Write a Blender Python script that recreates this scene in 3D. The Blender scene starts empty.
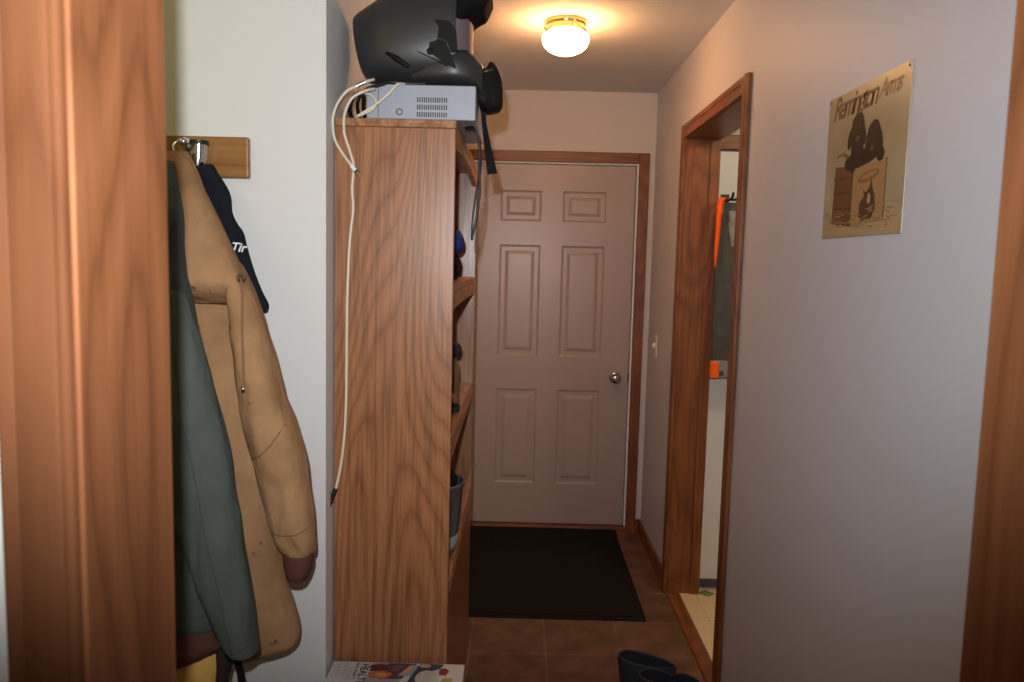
import bpy, bmesh, math, random
from math import sin, cos, pi, radians
from mathutils import Vector, Matrix, noise

random.seed(7)
S = bpy.context.scene
COL = S.collection

# ------------------------------------------------------------------ materials
def new_mat(name):
    m = bpy.data.materials.new(name)
    m.use_nodes = True
    nt = m.node_tree
    b = nt.nodes['Principled BSDF']
    return m, nt, b

def plain(name, col, rough=.6, metal=0., spec=.5, noise_amt=0., nscale=40., bump=0., bscale=200.):
    m, nt, b = new_mat(name)
    b.inputs['Base Color'].default_value = (*col, 1)
    b.inputs['Roughness'].default_value = rough
    b.inputs['Metallic'].default_value = metal
    b.inputs['Specular IOR Level'].default_value = spec
    tc = nt.nodes.new('ShaderNodeTexCoord')
    if noise_amt > 0:
        n = nt.nodes.new('ShaderNodeTexNoise'); n.inputs['Scale'].default_value = nscale
        n.inputs['Detail'].default_value = 5
        nt.links.new(tc.outputs['Object'], n.inputs['Vector'])
        r = nt.nodes.new('ShaderNodeValToRGB')
        r.color_ramp.elements[0].position = .3; r.color_ramp.elements[1].position = .7
        r.color_ramp.elements[0].color = (*[c * (1 - noise_amt) for c in col], 1)
        r.color_ramp.elements[1].color = (*[min(1, c * (1 + noise_amt)) for c in col], 1)
        nt.links.new(n.outputs['Fac'], r.inputs['Fac'])
        nt.links.new(r.outputs['Color'], b.inputs['Base Color'])
    if bump > 0:
        n2 = nt.nodes.new('ShaderNodeTexNoise'); n2.inputs['Scale'].default_value = bscale
        n2.inputs['Detail'].default_value = 3
        nt.links.new(tc.outputs['Object'], n2.inputs['Vector'])
        bp = nt.nodes.new('ShaderNodeBump'); bp.inputs['Strength'].default_value = bump
        bp.inputs['Distance'].default_value = .002
        nt.links.new(n2.outputs['Fac'], bp.inputs['Height'])
        nt.links.new(bp.outputs['Normal'], b.inputs['Normal'])
    return m

def wood(name, dark, mid, light, axis='z', lines=16., rough=.45, fine=1., ring=.55, low=2.6, spec=.4, seed=0., lo=.45):
    """oak / fir: nested growth rings from a stretched noise field, plus fine pores"""
    m, nt, b = new_mat(name)
    tc = nt.nodes.new('ShaderNodeTexCoord')
    def mapped(sx, sl):
        mp = nt.nodes.new('ShaderNodeMapping')
        sc = [sx, sx, sx]; sc['xyz'.index(axis)] = sl
        mp.inputs['Scale'].default_value = sc
        mp.inputs['Location'].default_value = (seed, seed * 1.7, seed * .6)
        nt.links.new(tc.outputs['Object'], mp.inputs['Vector'])
        return mp
    n1 = nt.nodes.new('ShaderNodeTexNoise'); n1.inputs['Scale'].default_value = low
    n1.inputs['Detail'].default_value = 1.2; n1.inputs['Roughness'].default_value = .35
    nt.links.new(mapped(1.9, .32).outputs[0], n1.inputs['Vector'])
    mul = nt.nodes.new('ShaderNodeMath'); mul.operation = 'MULTIPLY'; mul.inputs[1].default_value = lines
    nt.links.new(n1.outputs['Fac'], mul.inputs[0])
    n3 = nt.nodes.new('ShaderNodeTexNoise'); n3.inputs['Scale'].default_value = 30
    n3.inputs['Detail'].default_value = 3
    nt.links.new(mapped(1.5, .06).outputs[0], n3.inputs['Vector'])
    add = nt.nodes.new('ShaderNodeMath'); add.operation = 'MULTIPLY_ADD'; add.inputs[1].default_value = .55
    nt.links.new(n3.outputs['Fac'], add.inputs[0]); nt.links.new(mul.outputs[0], add.inputs[2])
    fr = nt.nodes.new('ShaderNodeMath'); fr.operation = 'FRACT'
    nt.links.new(add.outputs[0], fr.inputs[0])
    rp = nt.nodes.new('ShaderNodeValToRGB')
    e = rp.color_ramp.elements
    e[0].position = 0.; e[0].color = (*mid, 1)
    e[1].position = 1.; e[1].color = (*mid, 1)
    k = e.new(.40); k.color = (*light, 1)
    k = e.new(.72); k.color = (*mid, 1)
    k = e.new(.88); k.color = (*[a * ring + c * (1 - ring) for a, c in zip(dark, mid)], 1)
    nt.links.new(fr.outputs[0], rp.inputs['Fac'])
    n2 = nt.nodes.new('ShaderNodeTexNoise'); n2.inputs['Scale'].default_value = 110 * fine
    n2.inputs['Detail'].default_value = 4; n2.inputs['Roughness'].default_value = .6
    nt.links.new(mapped(1., .03).outputs[0], n2.inputs['Vector'])
    r2 = nt.nodes.new('ShaderNodeValToRGB')
    r2.color_ramp.elements[0].position = .36; r2.color_ramp.elements[0].color = (lo, lo, lo, 1)
    r2.color_ramp.elements[1].position = .56; r2.color_ramp.elements[1].color = (1, 1, 1, 1)
    nt.links.new(n2.outputs['Fac'], r2.inputs['Fac'])
    mx = nt.nodes.new('ShaderNodeMix'); mx.data_type = 'RGBA'; mx.blend_type = 'MULTIPLY'
    mx.inputs['Factor'].default_value = .8
    nt.links.new(rp.outputs['Color'], mx.inputs['A']); nt.links.new(r2.outputs['Color'], mx.inputs['B'])
    nt.links.new(mx.outputs['Result'], b.inputs['Base Color'])
    b.inputs['Roughness'].default_value = rough
    b.inputs['Specular IOR Level'].default_value = spec
    bp = nt.nodes.new('ShaderNodeBump'); bp.inputs['Strength'].default_value = .12
    bp.inputs['Distance'].default_value = .001
    nt.links.new(n2.outputs['Fac'], bp.inputs['Height']); nt.links.new(bp.outputs['Normal'], b.inputs['Normal'])
    return m

def cloth(name, col, amt=.18, weave=900., rough=.9, stain=None):
    m, nt, b = new_mat(name)
    tc = nt.nodes.new('ShaderNodeTexCoord')
    n = nt.nodes.new('ShaderNodeTexNoise'); n.inputs['Scale'].default_value = 9
    n.inputs['Detail'].default_value = 6; n.inputs['Roughness'].default_value = .65
    nt.links.new(tc.outputs['Object'], n.inputs['Vector'])
    r = nt.nodes.new('ShaderNodeValToRGB')
    r.color_ramp.elements[0].position = .3; r.color_ramp.elements[1].position = .68
    r.color_ramp.elements[0].color = (*[c * (1 - amt) for c in col], 1)
    r.color_ramp.elements[1].color = (*[min(1, c * (1 + amt)) for c in col], 1)
    nt.links.new(n.outputs['Fac'], r.inputs['Fac'])
    last = r.outputs['Color']
    if stain:
        n4 = nt.nodes.new('ShaderNodeTexNoise'); n4.inputs['Scale'].default_value = 26; n4.inputs['Detail'].default_value = 2
        nt.links.new(tc.outputs['Object'], n4.inputs['Vector'])
        r4 = nt.nodes.new('ShaderNodeValToRGB')
        r4.color_ramp.elements[0].position = .69; r4.color_ramp.elements[0].color = (0, 0, 0, 1)
        r4.color_ramp.elements[1].position = .74; r4.color_ramp.elements[1].color = (1, 1, 1, 1)
        nt.links.new(n4.outputs['Fac'], r4.inputs['Fac'])
        mx = nt.nodes.new('ShaderNodeMix'); mx.data_type = 'RGBA'
        nt.links.new(r4.outputs['Color'], mx.inputs['Factor'])
        nt.links.new(last, mx.inputs['A']); mx.inputs['B'].default_value = (*stain, 1)
        last = mx.outputs['Result']
    nt.links.new(last, b.inputs['Base Color'])
    b.inputs['Roughness'].default_value = rough
    b.inputs['Specular IOR Level'].default_value = .15
    n2 = nt.nodes.new('ShaderNodeTexNoise'); n2.inputs['Scale'].default_value = weave
    nt.links.new(tc.outputs['Object'], n2.inputs['Vector'])
    n3 = nt.nodes.new('ShaderNodeTexNoise'); n3.inputs['Scale'].default_value = 13; n3.inputs['Detail'].default_value = 3; n3.inputs['Distortion'].default_value = .8
    mp3 = nt.nodes.new('ShaderNodeMapping'); mp3.inputs['Scale'].default_value = (1, 1, .4); mp3.inputs['Rotation'].default_value = (0, .25, 0)
    nt.links.new(tc.outputs['Object'], mp3.inputs['Vector']); nt.links.new(mp3.outputs[0], n3.inputs['Vector'])
    ma = nt.nodes.new('ShaderNodeMath'); ma.operation = 'MULTIPLY_ADD'; ma.inputs[1].default_value = .05
    nt.links.new(n2.outputs['Fac'], ma.inputs[0]); nt.links.new(n3.outputs['Fac'], ma.inputs[2])
    bp = nt.nodes.new('ShaderNodeBump'); bp.inputs['Strength'].default_value = .6; bp.inputs['Distance'].default_value = .018
    nt.links.new(ma.outputs[0], bp.inputs['Height']); nt.links.new(bp.outputs['Normal'], b.inputs['Normal'])
    return m

def glow(name, col, strength):
    m, nt, b = new_mat(name)
    b.inputs['Base Color'].default_value = (.9, .88, .8, 1)
    b.inputs['Emission Color'].default_value = (*col, 1)
    b.inputs['Emission Strength'].default_value = strength
    return m

def tile_mat():
    m, nt, b = new_mat('brown_slate_tile')
    tc = nt.nodes.new('ShaderNodeTexCoord')
    mp = nt.nodes.new('ShaderNodeMapping'); mp.inputs['Location'].default_value = (-.146, -3.34 + 3.05, 0)
    nt.links.new(tc.outputs['Object'], mp.inputs['Vector'])
    br = nt.nodes.new('ShaderNodeTexBrick')
    br.offset = 0.; br.inputs['Scale'].default_value = 1.
    br.inputs['Brick Width'].default_value = .305; br.inputs['Row Height'].default_value = .305
    br.inputs['Mortar Size'].default_value = .004; br.inputs['Mortar Smooth'].default_value = .2
    br.inputs['Bias'].default_value = 0.
    br.inputs['Color1'].default_value = (.125, .073, .047, 1); br.inputs['Color2'].default_value = (.155, .09, .057, 1)
    br.inputs['Mortar'].default_value = (.19, .135, .10, 1)
    nt.links.new(mp.outputs[0], br.inputs['Vector'])
    n = nt.nodes.new('ShaderNodeTexNoise'); n.inputs['Scale'].default_value = 9; n.inputs['Detail'].default_value = 7
    nt.links.new(tc.outputs['Object'], n.inputs['Vector'])
    r = nt.nodes.new('ShaderNodeValToRGB'); r.color_ramp.elements[0].position = .3; r.color_ramp.elements[1].position = .72
    r.color_ramp.elements[0].color = (.55, .55, .52, 1); r.color_ramp.elements[1].color = (1.35, 1.25, 1.15, 1)
    nt.links.new(n.outputs['Fac'], r.inputs['Fac'])
    mx = nt.nodes.new('ShaderNodeMix'); mx.data_type = 'RGBA'; mx.blend_type = 'MULTIPLY'; mx.inputs['Factor'].default_value = 1
    nt.links.new(br.outputs['Color'], mx.inputs['A']); nt.links.new(r.outputs['Color'], mx.inputs['B'])
    nt.links.new(mx.outputs['Result'], b.inputs['Base Color'])
    b.inputs['Roughness'].default_value = .5; b.inputs['Specular IOR Level'].default_value = .3
    bp = nt.nodes.new('ShaderNodeBump'); bp.inputs['Strength'].default_value = .4; bp.inputs['Distance'].default_value = .003
    nt.links.new(n.outputs['Fac'], bp.inputs['Height']); nt.links.new(bp.outputs['Normal'], b.inputs['Normal'])
    return m

def lino_mat():
    m, nt, b = new_mat('cream_linoleum_green_diamonds')
    tc = nt.nodes.new('ShaderNodeTexCoord')
    def brick(loc, size, rot, c1, c2, mort, msize):
        mp = nt.nodes.new('ShaderNodeMapping'); mp.inputs['Location'].default_value = loc
        mp.inputs['Rotation'].default_value = (0, 0, rot)
        nt.links.new(tc.outputs['Object'], mp.inputs['Vector'])
        br = nt.nodes.new('ShaderNodeTexBrick'); br.offset = 0.
        br.inputs['Scale'].default_value = 1; br.inputs['Brick Width'].default_value = size; br.inputs['Row Height'].default_value = size
        br.inputs['Mortar Size'].default_value = msize; br.inputs['Bias'].default_value = 0
        br.inputs['Color1'].default_value = c1; br.inputs['Color2'].default_value = c2; br.inputs['Mortar'].default_value = mort
        nt.links.new(mp.outputs[0], br.inputs['Vector'])
        return br
    base = brick((0.02, .05, 0), .15, 0, (.74, .62, .42, 1), (.70, .58, .38, 1), (.60, .48, .30, 1), .0025)
    # green diamonds: |x'|+|y'| below a threshold in a .3 m cell
    sep = nt.nodes.new('ShaderNodeSeparateXYZ'); nt.links.new(tc.outputs['Object'], sep.inputs[0])
    def cell(out, off):
        a = nt.nodes.new('ShaderNodeMath'); a.operation = 'ADD'; a.inputs[1].default_value = off
        nt.links.new(out, a.inputs[0])
        p = nt.nodes.new('ShaderNodeMath'); p.operation = 'PINGPONG'; p.inputs[1].default_value = .15
        nt.links.new(a.outputs[0], p.inputs[0]); return p
    px = cell(sep.outputs[0], .265); py = cell(sep.outputs[1], .24)
    sm = nt.nodes.new('ShaderNodeMath'); sm.operation = 'ADD'
    nt.links.new(px.outputs[0], sm.inputs[0]); nt.links.new(py.outputs[0], sm.inputs[1])
    lt = nt.nodes.new('ShaderNodeMath'); lt.operation = 'LESS_THAN'; lt.inputs[1].default_value = .042
    nt.links.new(sm.outputs[0], lt.inputs[0])
    small = brick((0, 0, 0), .022, pi / 4, (.06, .17, .04, 1), (.10, .25, .07, 1), (.45, .42, .2, 1), .002)
    mx = nt.nodes.new('ShaderNodeMix'); mx.data_type = 'RGBA'
    nt.links.new(lt.outputs[0], mx.inputs['Factor']); nt.links.new(base.outputs['Color'], mx.inputs['A'])
    nt.links.new(small.outputs['Color'], mx.inputs['B'])
    nt.links.new(mx.outputs['Result'], b.inputs['Base Color'])
    b.inputs['Roughness'].default_value = .4
    return m

def glass_smoke():
    m, nt, b = new_mat('smoke_tinted_plastic')
    b.inputs['Base Color'].default_value = (.22, .17, .19, 1)
    b.inputs['Transmission Weight'].default_value = .2
    b.inputs['Roughness'].default_value = .6
    b.inputs['IOR'].default_value = 1.3
    return m

M = {}
M['wall'] = plain('white_wall_paint', (.72, .72, .70), .65, spec=.25, bump=.12, bscale=350)
M['wall_right'] = plain('pale_grey_wall_paint', (.565, .57, .625), .5, spec=.35, bump=.12, bscale=350)
M['wall_back'] = plain('cream_wall_paint', (.60, .55, .50), .6, spec=.3, bump=.1, bscale=350)
M['ceiling'] = plain('ceiling_paint', (.66, .66, .66), .85, spec=.2, bump=.25, bscale=260)
M['tile'] = tile_mat()
M['lino'] = lino_mat()
M['oak_trim'] = wood('oak_trim_vertical', (.10, .028, .007), (.20, .062, .016), (.25, .083, .024), 'z', lines=14, rough=.4, lo=.6, ring=.35)
M['oak_trim_h'] = wood('oak_trim_horizontal', (.10, .028, .007), (.20, .062, .016), (.25, .083, .024), 'x', lines=14, rough=.4, lo=.6, ring=.35)
M['oak_trim_y'] = wood('oak_trim_along_wall', (.10, .028, .007), (.20, .062, .016), (.25, .083, .024), 'y', lines=14, rough=.4, lo=.6, ring=.35)
M['fir'] = wood('fir_casing_flash_dimmed', (.072, .023, .009), (.120, .045, .018), (.144, .055, .023), 'z', lines=9, rough=.6, fine=.5, ring=.4, low=2.2, seed=3.1, lo=.85, spec=.1)  # same fir as the jambs, colour darkened to offset the close flash
M['fir_lifted'] = wood('fir_jamb_flash_lifted', (.09, .030, .011), (.195, .072, .027), (.235, .090, .036), 'z', lines=11, rough=.6, fine=.5, ring=.45, low=2.6, seed=6.4, lo=.75, spec=.2)  # same fir as the casing, colour lightened where the flash only grazes
M['oak_panel'] = wood('oak_veneer_panel', (.13, .038, .011), (.355, .142, .057), (.41, .172, .072), 'z', lines=40, rough=.33, low=1.9, seed=5.3, lo=.55, ring=.33, spec=.5, fine=1.3)
M['oak_inner'] = wood('oak_veneer_inner', (.16, .06, .022), (.33, .17, .09), (.40, .21, .115), 'z', lines=16, rough=.24, seed=9.1, lo=.6, spec=.6)
M['oak_front'] = wood('oak_shelf_edge', (.17, .06, .02), (.38, .17, .07), (.46, .22, .10), 'y', lines=12, rough=.4, seed=2.2, lo=.6)
M['rack'] = wood('varnished_rack_board', (.12, .045, .012), (.27, .125, .038), (.33, .16, .052), 'x', lines=8, rough=.35, seed=1.2, lo=.75)
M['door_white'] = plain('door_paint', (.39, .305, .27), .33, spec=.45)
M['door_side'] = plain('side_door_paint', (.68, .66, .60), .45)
M['strip'] = plain('white_weatherstrip', (.85, .88, .84), .6)
M['dark'] = plain('dark_gap', (.015, .013, .012), .8)
M['brass'] = plain('polished_brass', (.80, .55, .22), .22, metal=1)
M['chrome'] = plain('chrome', (.75, .75, .76), .15, metal=1)
M['nickel'] = plain('satin_nickel', (.50, .46, .42), .25, metal=1)
M['hinge'] = plain('aged_brass_hinge', (.12, .08, .045), .45, metal=.8)
M['lamp'] = glow('lit_opal_glass', (1, .47, .18), 64.)
M['mat_black'] = plain('black_rubber_mat', (.014, .013, .012), .95, spec=.1, bump=.8, bscale=160)
M['tan'] = cloth('tan_duck_canvas', (.365, .207, .102), .18, stain=(.17, .09, .04))
M['rib_brown'] = cloth('brown_rib_knit', (.115, .046, .034), .15)
M['green'] = cloth('grey_green_canvas', (.080, .093, .082), .12)
M['navy'] = cloth('navy_fleece', (.010, .012, .018), .3)
M['yellow'] = cloth('mustard_canvas', (.78, .47, .13), .15, stain=(.30, .15, .04))
M['black_cloth'] = cloth('black_webbing', (.012, .011, .012), .2)
M['orange'] = cloth('blaze_orange_cloth', (.95, .13, .015), .08)
M['grey_cloth'] = cloth('mid_grey_cloth', (.24, .24, .225), .2)
M['dark_cloth'] = cloth('charcoal_cloth', (.075, .077, .07), .2)
M['white_print'] = plain('white_print', (.85, .85, .85), .7)
M['helmet'] = plain('matt_black_shell', (.022, .022, .023), .42, spec=.7)
M['helmet_trim'] = plain('black_plastic', (.006, .006, .006), .55, spec=.22)
M['padding'] = plain('black_foam', (.008, .008, .008), .95, spec=.1)
M['shield'] = glass_smoke()
M['silver'] = plain('silver_grey_metal', (.37, .40, .47), .4, metal=.1, spec=.5)
M['slot'] = plain('vent_black', (.03, .03, .035), .8)
M['cable_white'] = plain('ivory_cable_jacket', (.74, .66, .52), .45)
M['cable_black'] = plain('black_cable_jacket', (.012, .012, .012), .4)
M['gold'] = plain('gold_plug', (.8, .6, .25), .25, metal=1)
M['switch'] = plain('ivory_plastic', (.78, .74, .66), .4)
M['rubber'] = plain('navy_rubber', (.022, .025, .034), .55, spec=.4)
M['rubber_in'] = plain('navy_boot_lining', (.010, .012, .020), .9)
M['bin'] = plain('grey_blue_plastic', (.065, .078, .088), .35)
M['bin_lip'] = plain('pale_bin_band', (.25, .29, .33), .35)
M['leather'] = plain('red_brown_leather', (.17, .062, .035), .5, noise_amt=.3, nscale=30)
M['sole'] = plain('black_rubber_sole', (.012, .012, .012), .8)
M['blue_cloth'] = cloth('royal_blue_cloth', (.025, .05, .22), .25)
M['carton'] = plain('white_printed_card', (.64, .64, .64), .45)
M['paper_board'] = plain('tin_sign_edge', (.45, .40, .32), .35, metal=.4)
M['baseboard'] = M['oak_trim_y']

# ------------------------------------------------------------------ mesh helpers
class MB:
    """collects geometry in world coordinates, with one material slot per material"""
    def __init__(self):
        self.bm = bmesh.new(); self.mats = []
    def mi(self, m):
        if m is None: return 0
        if m not in self.mats: self.mats.append(m)
        return self.mats.index(m)
    def box(self, lo, hi, m=None, bevel=0., seg=2):
        r = bmesh.ops.create_cube(self.bm, size=1.)
        vs = r['verts']
        for v in vs:
            v.co = Vector([lo[i] + (v.co[i] + .5) * (hi[i] - lo[i]) for i in range(3)])
        fs = list({f for v in vs for f in v.link_faces})
        if bevel > 0:
            es = list({e for f in fs for e in f.edges})
            rr = bmesh.ops.bevel(self.bm, geom=es, offset=bevel, segments=seg, affect='EDGES', profile=.5)
            fs = list({f for v in rr['verts'] for f in v.link_faces} | {f for f in rr['faces']} | {f for f in fs if f.is_valid})
        k = self.mi(m)
        for f in fs: f.material_index = k
        return fs
    def loft(self, rings, m=None, cap0=True, cap1=True, closed=True):
        k = self.mi(m)
        vr = [[self.bm.verts.new(p) for p in r] for r in rings]
        n = len(vr[0])
        for a, b in zip(vr[:-1], vr[1:]):
            for i in range(n if closed else n - 1):
                j = (i + 1) % n
                f = self.bm.faces.new((a[i], a[j], b[j], b[i])); f.material_index = k
        if cap0:
            f = self.bm.faces.new(list(reversed(vr[0]))); f.material_index = k
        if cap1:
            f = self.bm.faces.new(vr[-1]); f.material_index = k
    def tube(self, pts, r, m=None, n=10, smooth=True, sub=6, flat=None):
        P = catmull(pts, sub) if smooth and len(pts) > 2 else [Vector(p) for p in pts]
        rs = r if isinstance(r, (list, tuple)) else None
        rings = []; up = None
        for i, p in enumerate(P):
            t = (P[min(i + 1, len(P) - 1)] - P[max(i - 1, 0)])
            t = t.normalized() if t.length > 1e-9 else Vector((0, 0, 1))
            if up is None:
                up = t.orthogonal().normalized()
            up = (up - t * up.dot(t))
            up = up.normalized() if up.length > 1e-6 else t.orthogonal().normalized()
            sd = t.cross(up)
            if rs:
                f = i / (len(P) - 1) * (len(rs) - 1); a = int(min(f, len(rs) - 2)); rad = rs[a] + (rs[a + 1] - rs[a]) * (f - a)
            else:
                rad = r
            rings.append([p + (up * cos(2 * pi * q / n) + sd * sin(2 * pi * q / n)) * rad for q in range(n)])
        self.loft(rings, m)
    def lathe(self, prof, c, m=None, n=32, axis='z', cap0=True, cap1=True):
        rings = []
        for (r, h) in prof:
            ring = []
            for q in range(n):
                a = 2 * pi * q / n
                if axis == 'z': p = (c[0] + r * cos(a), c[1] + r * sin(a), c[2] + h)
                elif axis == 'y': p = (c[0] + r * cos(a), c[1] + h, c[2] + r * sin(a))
                else: p = (c[0] + h, c[1] + r * cos(a), c[2] + r * sin(a))
                ring.append(p)
            rings.append(ring)
        self.loft(rings, m, cap0, cap1)
    def prism(self, pts, vec, m=None):
        v = Vector(vec)
        self.loft([[Vector(p) for p in pts], [Vector(p) + v for p in pts]], m)
    def build(self, name, mat=None, parent=None, smooth=False, base=None, auto=None):
        bm = self.bm
        bmesh.ops.recalc_face_normals(bm, faces=bm.faces[:])
        if parent is not None:
            org = world_loc(parent)
        elif base is not None:
            org = Vector(base)
        else:
            xs = [v.co for v in bm.verts]
            org = Vector(((min(c.x for c in xs) + max(c.x for c in xs)) / 2, (min(c.y for c in xs) + max(c.y for c in xs)) / 2, min(c.z for c in xs)))
        for v in bm.verts: v.co -= org
        me = bpy.data.meshes.new(name)
        bm.to_mesh(me); bm.free()
        for mm in (self.mats or [mat]): me.materials.append(mm)
        if smooth:
            for p in me.polygons: p.use_smooth = True
            if auto: me.set_sharp_from_angle(angle=radians(auto))
        o = bpy.data.objects.new(name, me); COL.objects.link(o)
        if parent is not None: o.parent = parent
        else: o.location = org
        return o

def world_loc(o):
    v = Vector(o.location)
    while o.parent is not None:
        o = o.parent; v += o.location
    return v

def catmull(pts, sub):
    P = [Vector(p) for p in pts]; out = []
    for i in range(len(P) - 1):
        p0 = P[max(i - 1, 0)]; p1 = P[i]; p2 = P[i + 1]; p3 = P[min(i + 2, len(P) - 1)]
        for s in range(sub):
            t = s / sub
            out.append(.5 * ((2 * p1) + (p2 - p0) * t + (2 * p0 - 5 * p1 + 4 * p2 - p3) * t * t + (3 * p1 - p0 - 3 * p2 + p3) * t ** 3))
    out.append(P[-1].copy()); return out

def lerp_rows(rows, sub):
    n = len(rows[0]); out = []
    for i in range(len(rows) - 1):
        a0 = rows[max(i - 1, 0)]; a = rows[i]; b = rows[i + 1]; b1 = rows[min(i + 2, len(rows) - 1)]
        for s in range(sub):
            t = s / sub; r = []
            for k in range(n):
                p0, p1, p2, p3 = a0[k], a[k], b[k], b1[k]
                r.append(.5 * (2 * p1 + (p2 - p0) * t + (2 * p0 - 5 * p1 + 4 * p2 - p3) * t * t + (3 * p1 - p0 - 3 * p2 + p3) * t ** 3))
            out.append(r)
    out.append(list(rows[-1])); return out

def tag(o, label, cat, group=None):
    o['label'] = label; o['category'] = cat
    if group: o['group'] = group
    return o
def struct(o):
    o['kind'] = 'structure'; return o
def thing(name, loc, label, cat, group=None):
    o = bpy.data.objects.new(name, None); o.empty_display_size = .1; COL.objects.link(o); o.location = loc
    return tag(o, label, cat, group)
def box_obj(name, lo, hi, m, parent=None, bevel=0.):
    b = MB(); b.box(lo, hi, m, bevel); return b.build(name, m, parent)

def text_mesh(txt, size, shear=0., extrude=.0004, spacing=1., fat=0.):
    cu = bpy.data.curves.new('lettering', 'FONT'); cu.body = txt; cu.size = size; cu.shear = shear
    cu.extrude = extrude; cu.space_character = spacing; cu.offset = fat
    o = bpy.data.objects.new('lettering', cu); COL.objects.link(o)
    dg = bpy.context.evaluated_depsgraph_get(); dg.update()
    me = bpy.data.meshes.new_from_object(o.evaluated_get(dg))
    bpy.data.objects.remove(o); bpy.data.curves.remove(cu)
    return me
def text_obj(name, txt, size, origin, xdir, ydir, m, parent, **kw):
    me = text_mesh(txt, size, **kw)
    x = Vector(xdir).normalized(); y = Vector(ydir).normalized(); z = x.cross(y)
    R = Matrix((x, y, z)).transposed()
    org = Vector(origin) - world_loc(parent)
    for v in me.vertices: v.co = R @ v.co + org
    me.materials.clear(); me.materials.append(m)
    me.name = name
    o = bpy.data.objects.new(name, me); COL.objects.link(o); o.parent = parent
    return o

# ------------------------------------------------------------------ the room
LX, RX = -.478, .745          # corridor walls
BY = 4.50                     # back wall
CZ = 2.50
SX = .896                     # far side of the right-hand wall
HY = 1.975                    # face of the hall wall with the coat rack

b = MB(); b.box((-2.0, -1.2, -.05), (.80, BY + .12, 0), M['tile']); struct(b.build('floor', base=(0, 0, 0)))
b = MB(); b.box((.80, .9, -.05), (2.3, 3.90, .004), M['lino']); struct(b.build('floor_side', base=(0, 0, 0)))
b = MB(); b.box((-2.0, .62, CZ), (2.3, BY + .12, CZ + .05), M['ceiling']); struct(b.build('ceiling'))
# left: the hall wall facing the doorway and the corridor's left wall, one body of wall
b = MB(); b.box((-2.0, HY, 0), (LX, BY, CZ), M['wall'], 0.); struct(b.build('wall_left'))
b = MB(); b.box((-2.1, .775, 0), (-2.0, HY, CZ), M['wall']); struct(b.build('wall_hall_end'))
# back wall with the exterior door opening
DX0, DX1, DZ1 = -.315, .655, 2.112
b = MB()
b.box((LX, BY, 0), (DX0, BY + .12, CZ), M['wall_back']); b.box((DX1, BY, 0), (SX, BY + .12, CZ), M['wall_back'])
b.box((DX0, BY, DZ1), (DX1, BY + .12, CZ), M['wall_back']); struct(b.build('wall_back'))
# right wall with the side doorway
OY0, OY1, OZ = 2.725, 3.655, 2.125
b = MB()
b.box((RX, .775, 0), (SX, OY0 - .02, CZ), M['wall_right']); b.box((RX, OY1 + .02, 0), (SX, BY, CZ), M['wall_right'])
b.box((RX, OY0 - .02, OZ + .02), (SX, OY1 + .02, CZ), M['wall_right']); struct(b.build('wall_right'))
# room beyond the side doorway
b = MB(); b.box((1.72, 3.725, 0), (2.3, 3.85, CZ), M['wall_back']); b.box((SX, 3.725, 2.095), (1.72, 3.85, CZ), M['wall_back'])
struct(b.build('wall_side_back'))
b = MB(); b.box((2.2, .9, 0), (2.3, 3.725, CZ), M['wall_back']); struct(b.build('wall_side_right'))
b = MB(); b.box((SX, .8, 0), (2.3, .9, CZ), M['wall_back']); struct(b.build('wall_side_front'))
# the wall the photograph is taken through, with its doorway
JL, JR, JY0, JY1 = -.346, .466, .622, .787
b = MB()
b.box((-2.1, JY0 + .006, 0), (JL - .02, JY1 - .012, CZ), M['wall']); b.box((JR + .02, JY0 + .006, 0), (2.3, JY1 - .012, CZ), M['wall'])
b.box((JL - .02, JY0 + .006, 2.07), (JR + .02, JY1 - .012, CZ), M['wall']); struct(b.build('wall_near'))
# jambs and casings of the near doorway
b = MB(); b.box((JL - .02, JY0, 0), (JL, JY1, 2.05), M['fir_lifted'], .002); struct(b.build('trim_1'))
b = MB(); b.box((JR, JY0, 0), (JR + .02, JY1, 2.05), M['fir_lifted'], .002); struct(b.build('trim_2'))
b = MB(); b.box((JL - .02, JY0, 2.05), (JR + .02, JY1, 2.07), M['oak_trim_h'], .002); struct(b.build('trim_3'))
def casing_profile(w):
    # across the casing from the opening's edge outwards (u), and out from the wall (d)
    return [(0, 0), (0, .011), (.001, .0135), (.003, .0152), (.0055, .0155), (.0075, .0148), (.0084, .0136), (.0094, .0150), (.0115, .0155), (.042, .0155), (.0435, .0148), (.045, .0155), (w - .003, .0165), (w, .014), (w, 0)]
def casing_y(name, x_edge, sgn, yface, z0, z1, w, m):
    b = MB(); pr = [(x_edge + sgn * u, yface - d) for u, d in casing_profile(w)]
    b.loft([[(x, y, z0) for x, y in pr], [(x, y, z1) for x, y in pr]], m)
    return struct(b.build(name, smooth=True, auto=30))
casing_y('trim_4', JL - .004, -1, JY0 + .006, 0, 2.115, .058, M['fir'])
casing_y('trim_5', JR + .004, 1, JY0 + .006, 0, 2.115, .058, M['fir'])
b = MB(); b.box((JL - .004, JY0 - .01, 2.056), (JR + .004, JY0 + .006, 2.115), M['oak_trim_h'], .002); struct(b.build('trim_6'))
# back-door casing
CW = .059
for nm, x0, x1 in (('trim_7', DX1, DX1 + CW), ('trim_8', DX0 - CW, DX0)):
    b = MB(); b.box((x0, BY - .016, 0), (x1, BY, DZ1 + .06), M['oak_trim'], .004); struct(b.build(nm))
b = MB(); b.box((DX0, BY - .016, DZ1), (DX1, BY, DZ1 + .06), M['oak_trim_h'], .004); struct(b.build('trim_9'))
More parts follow.
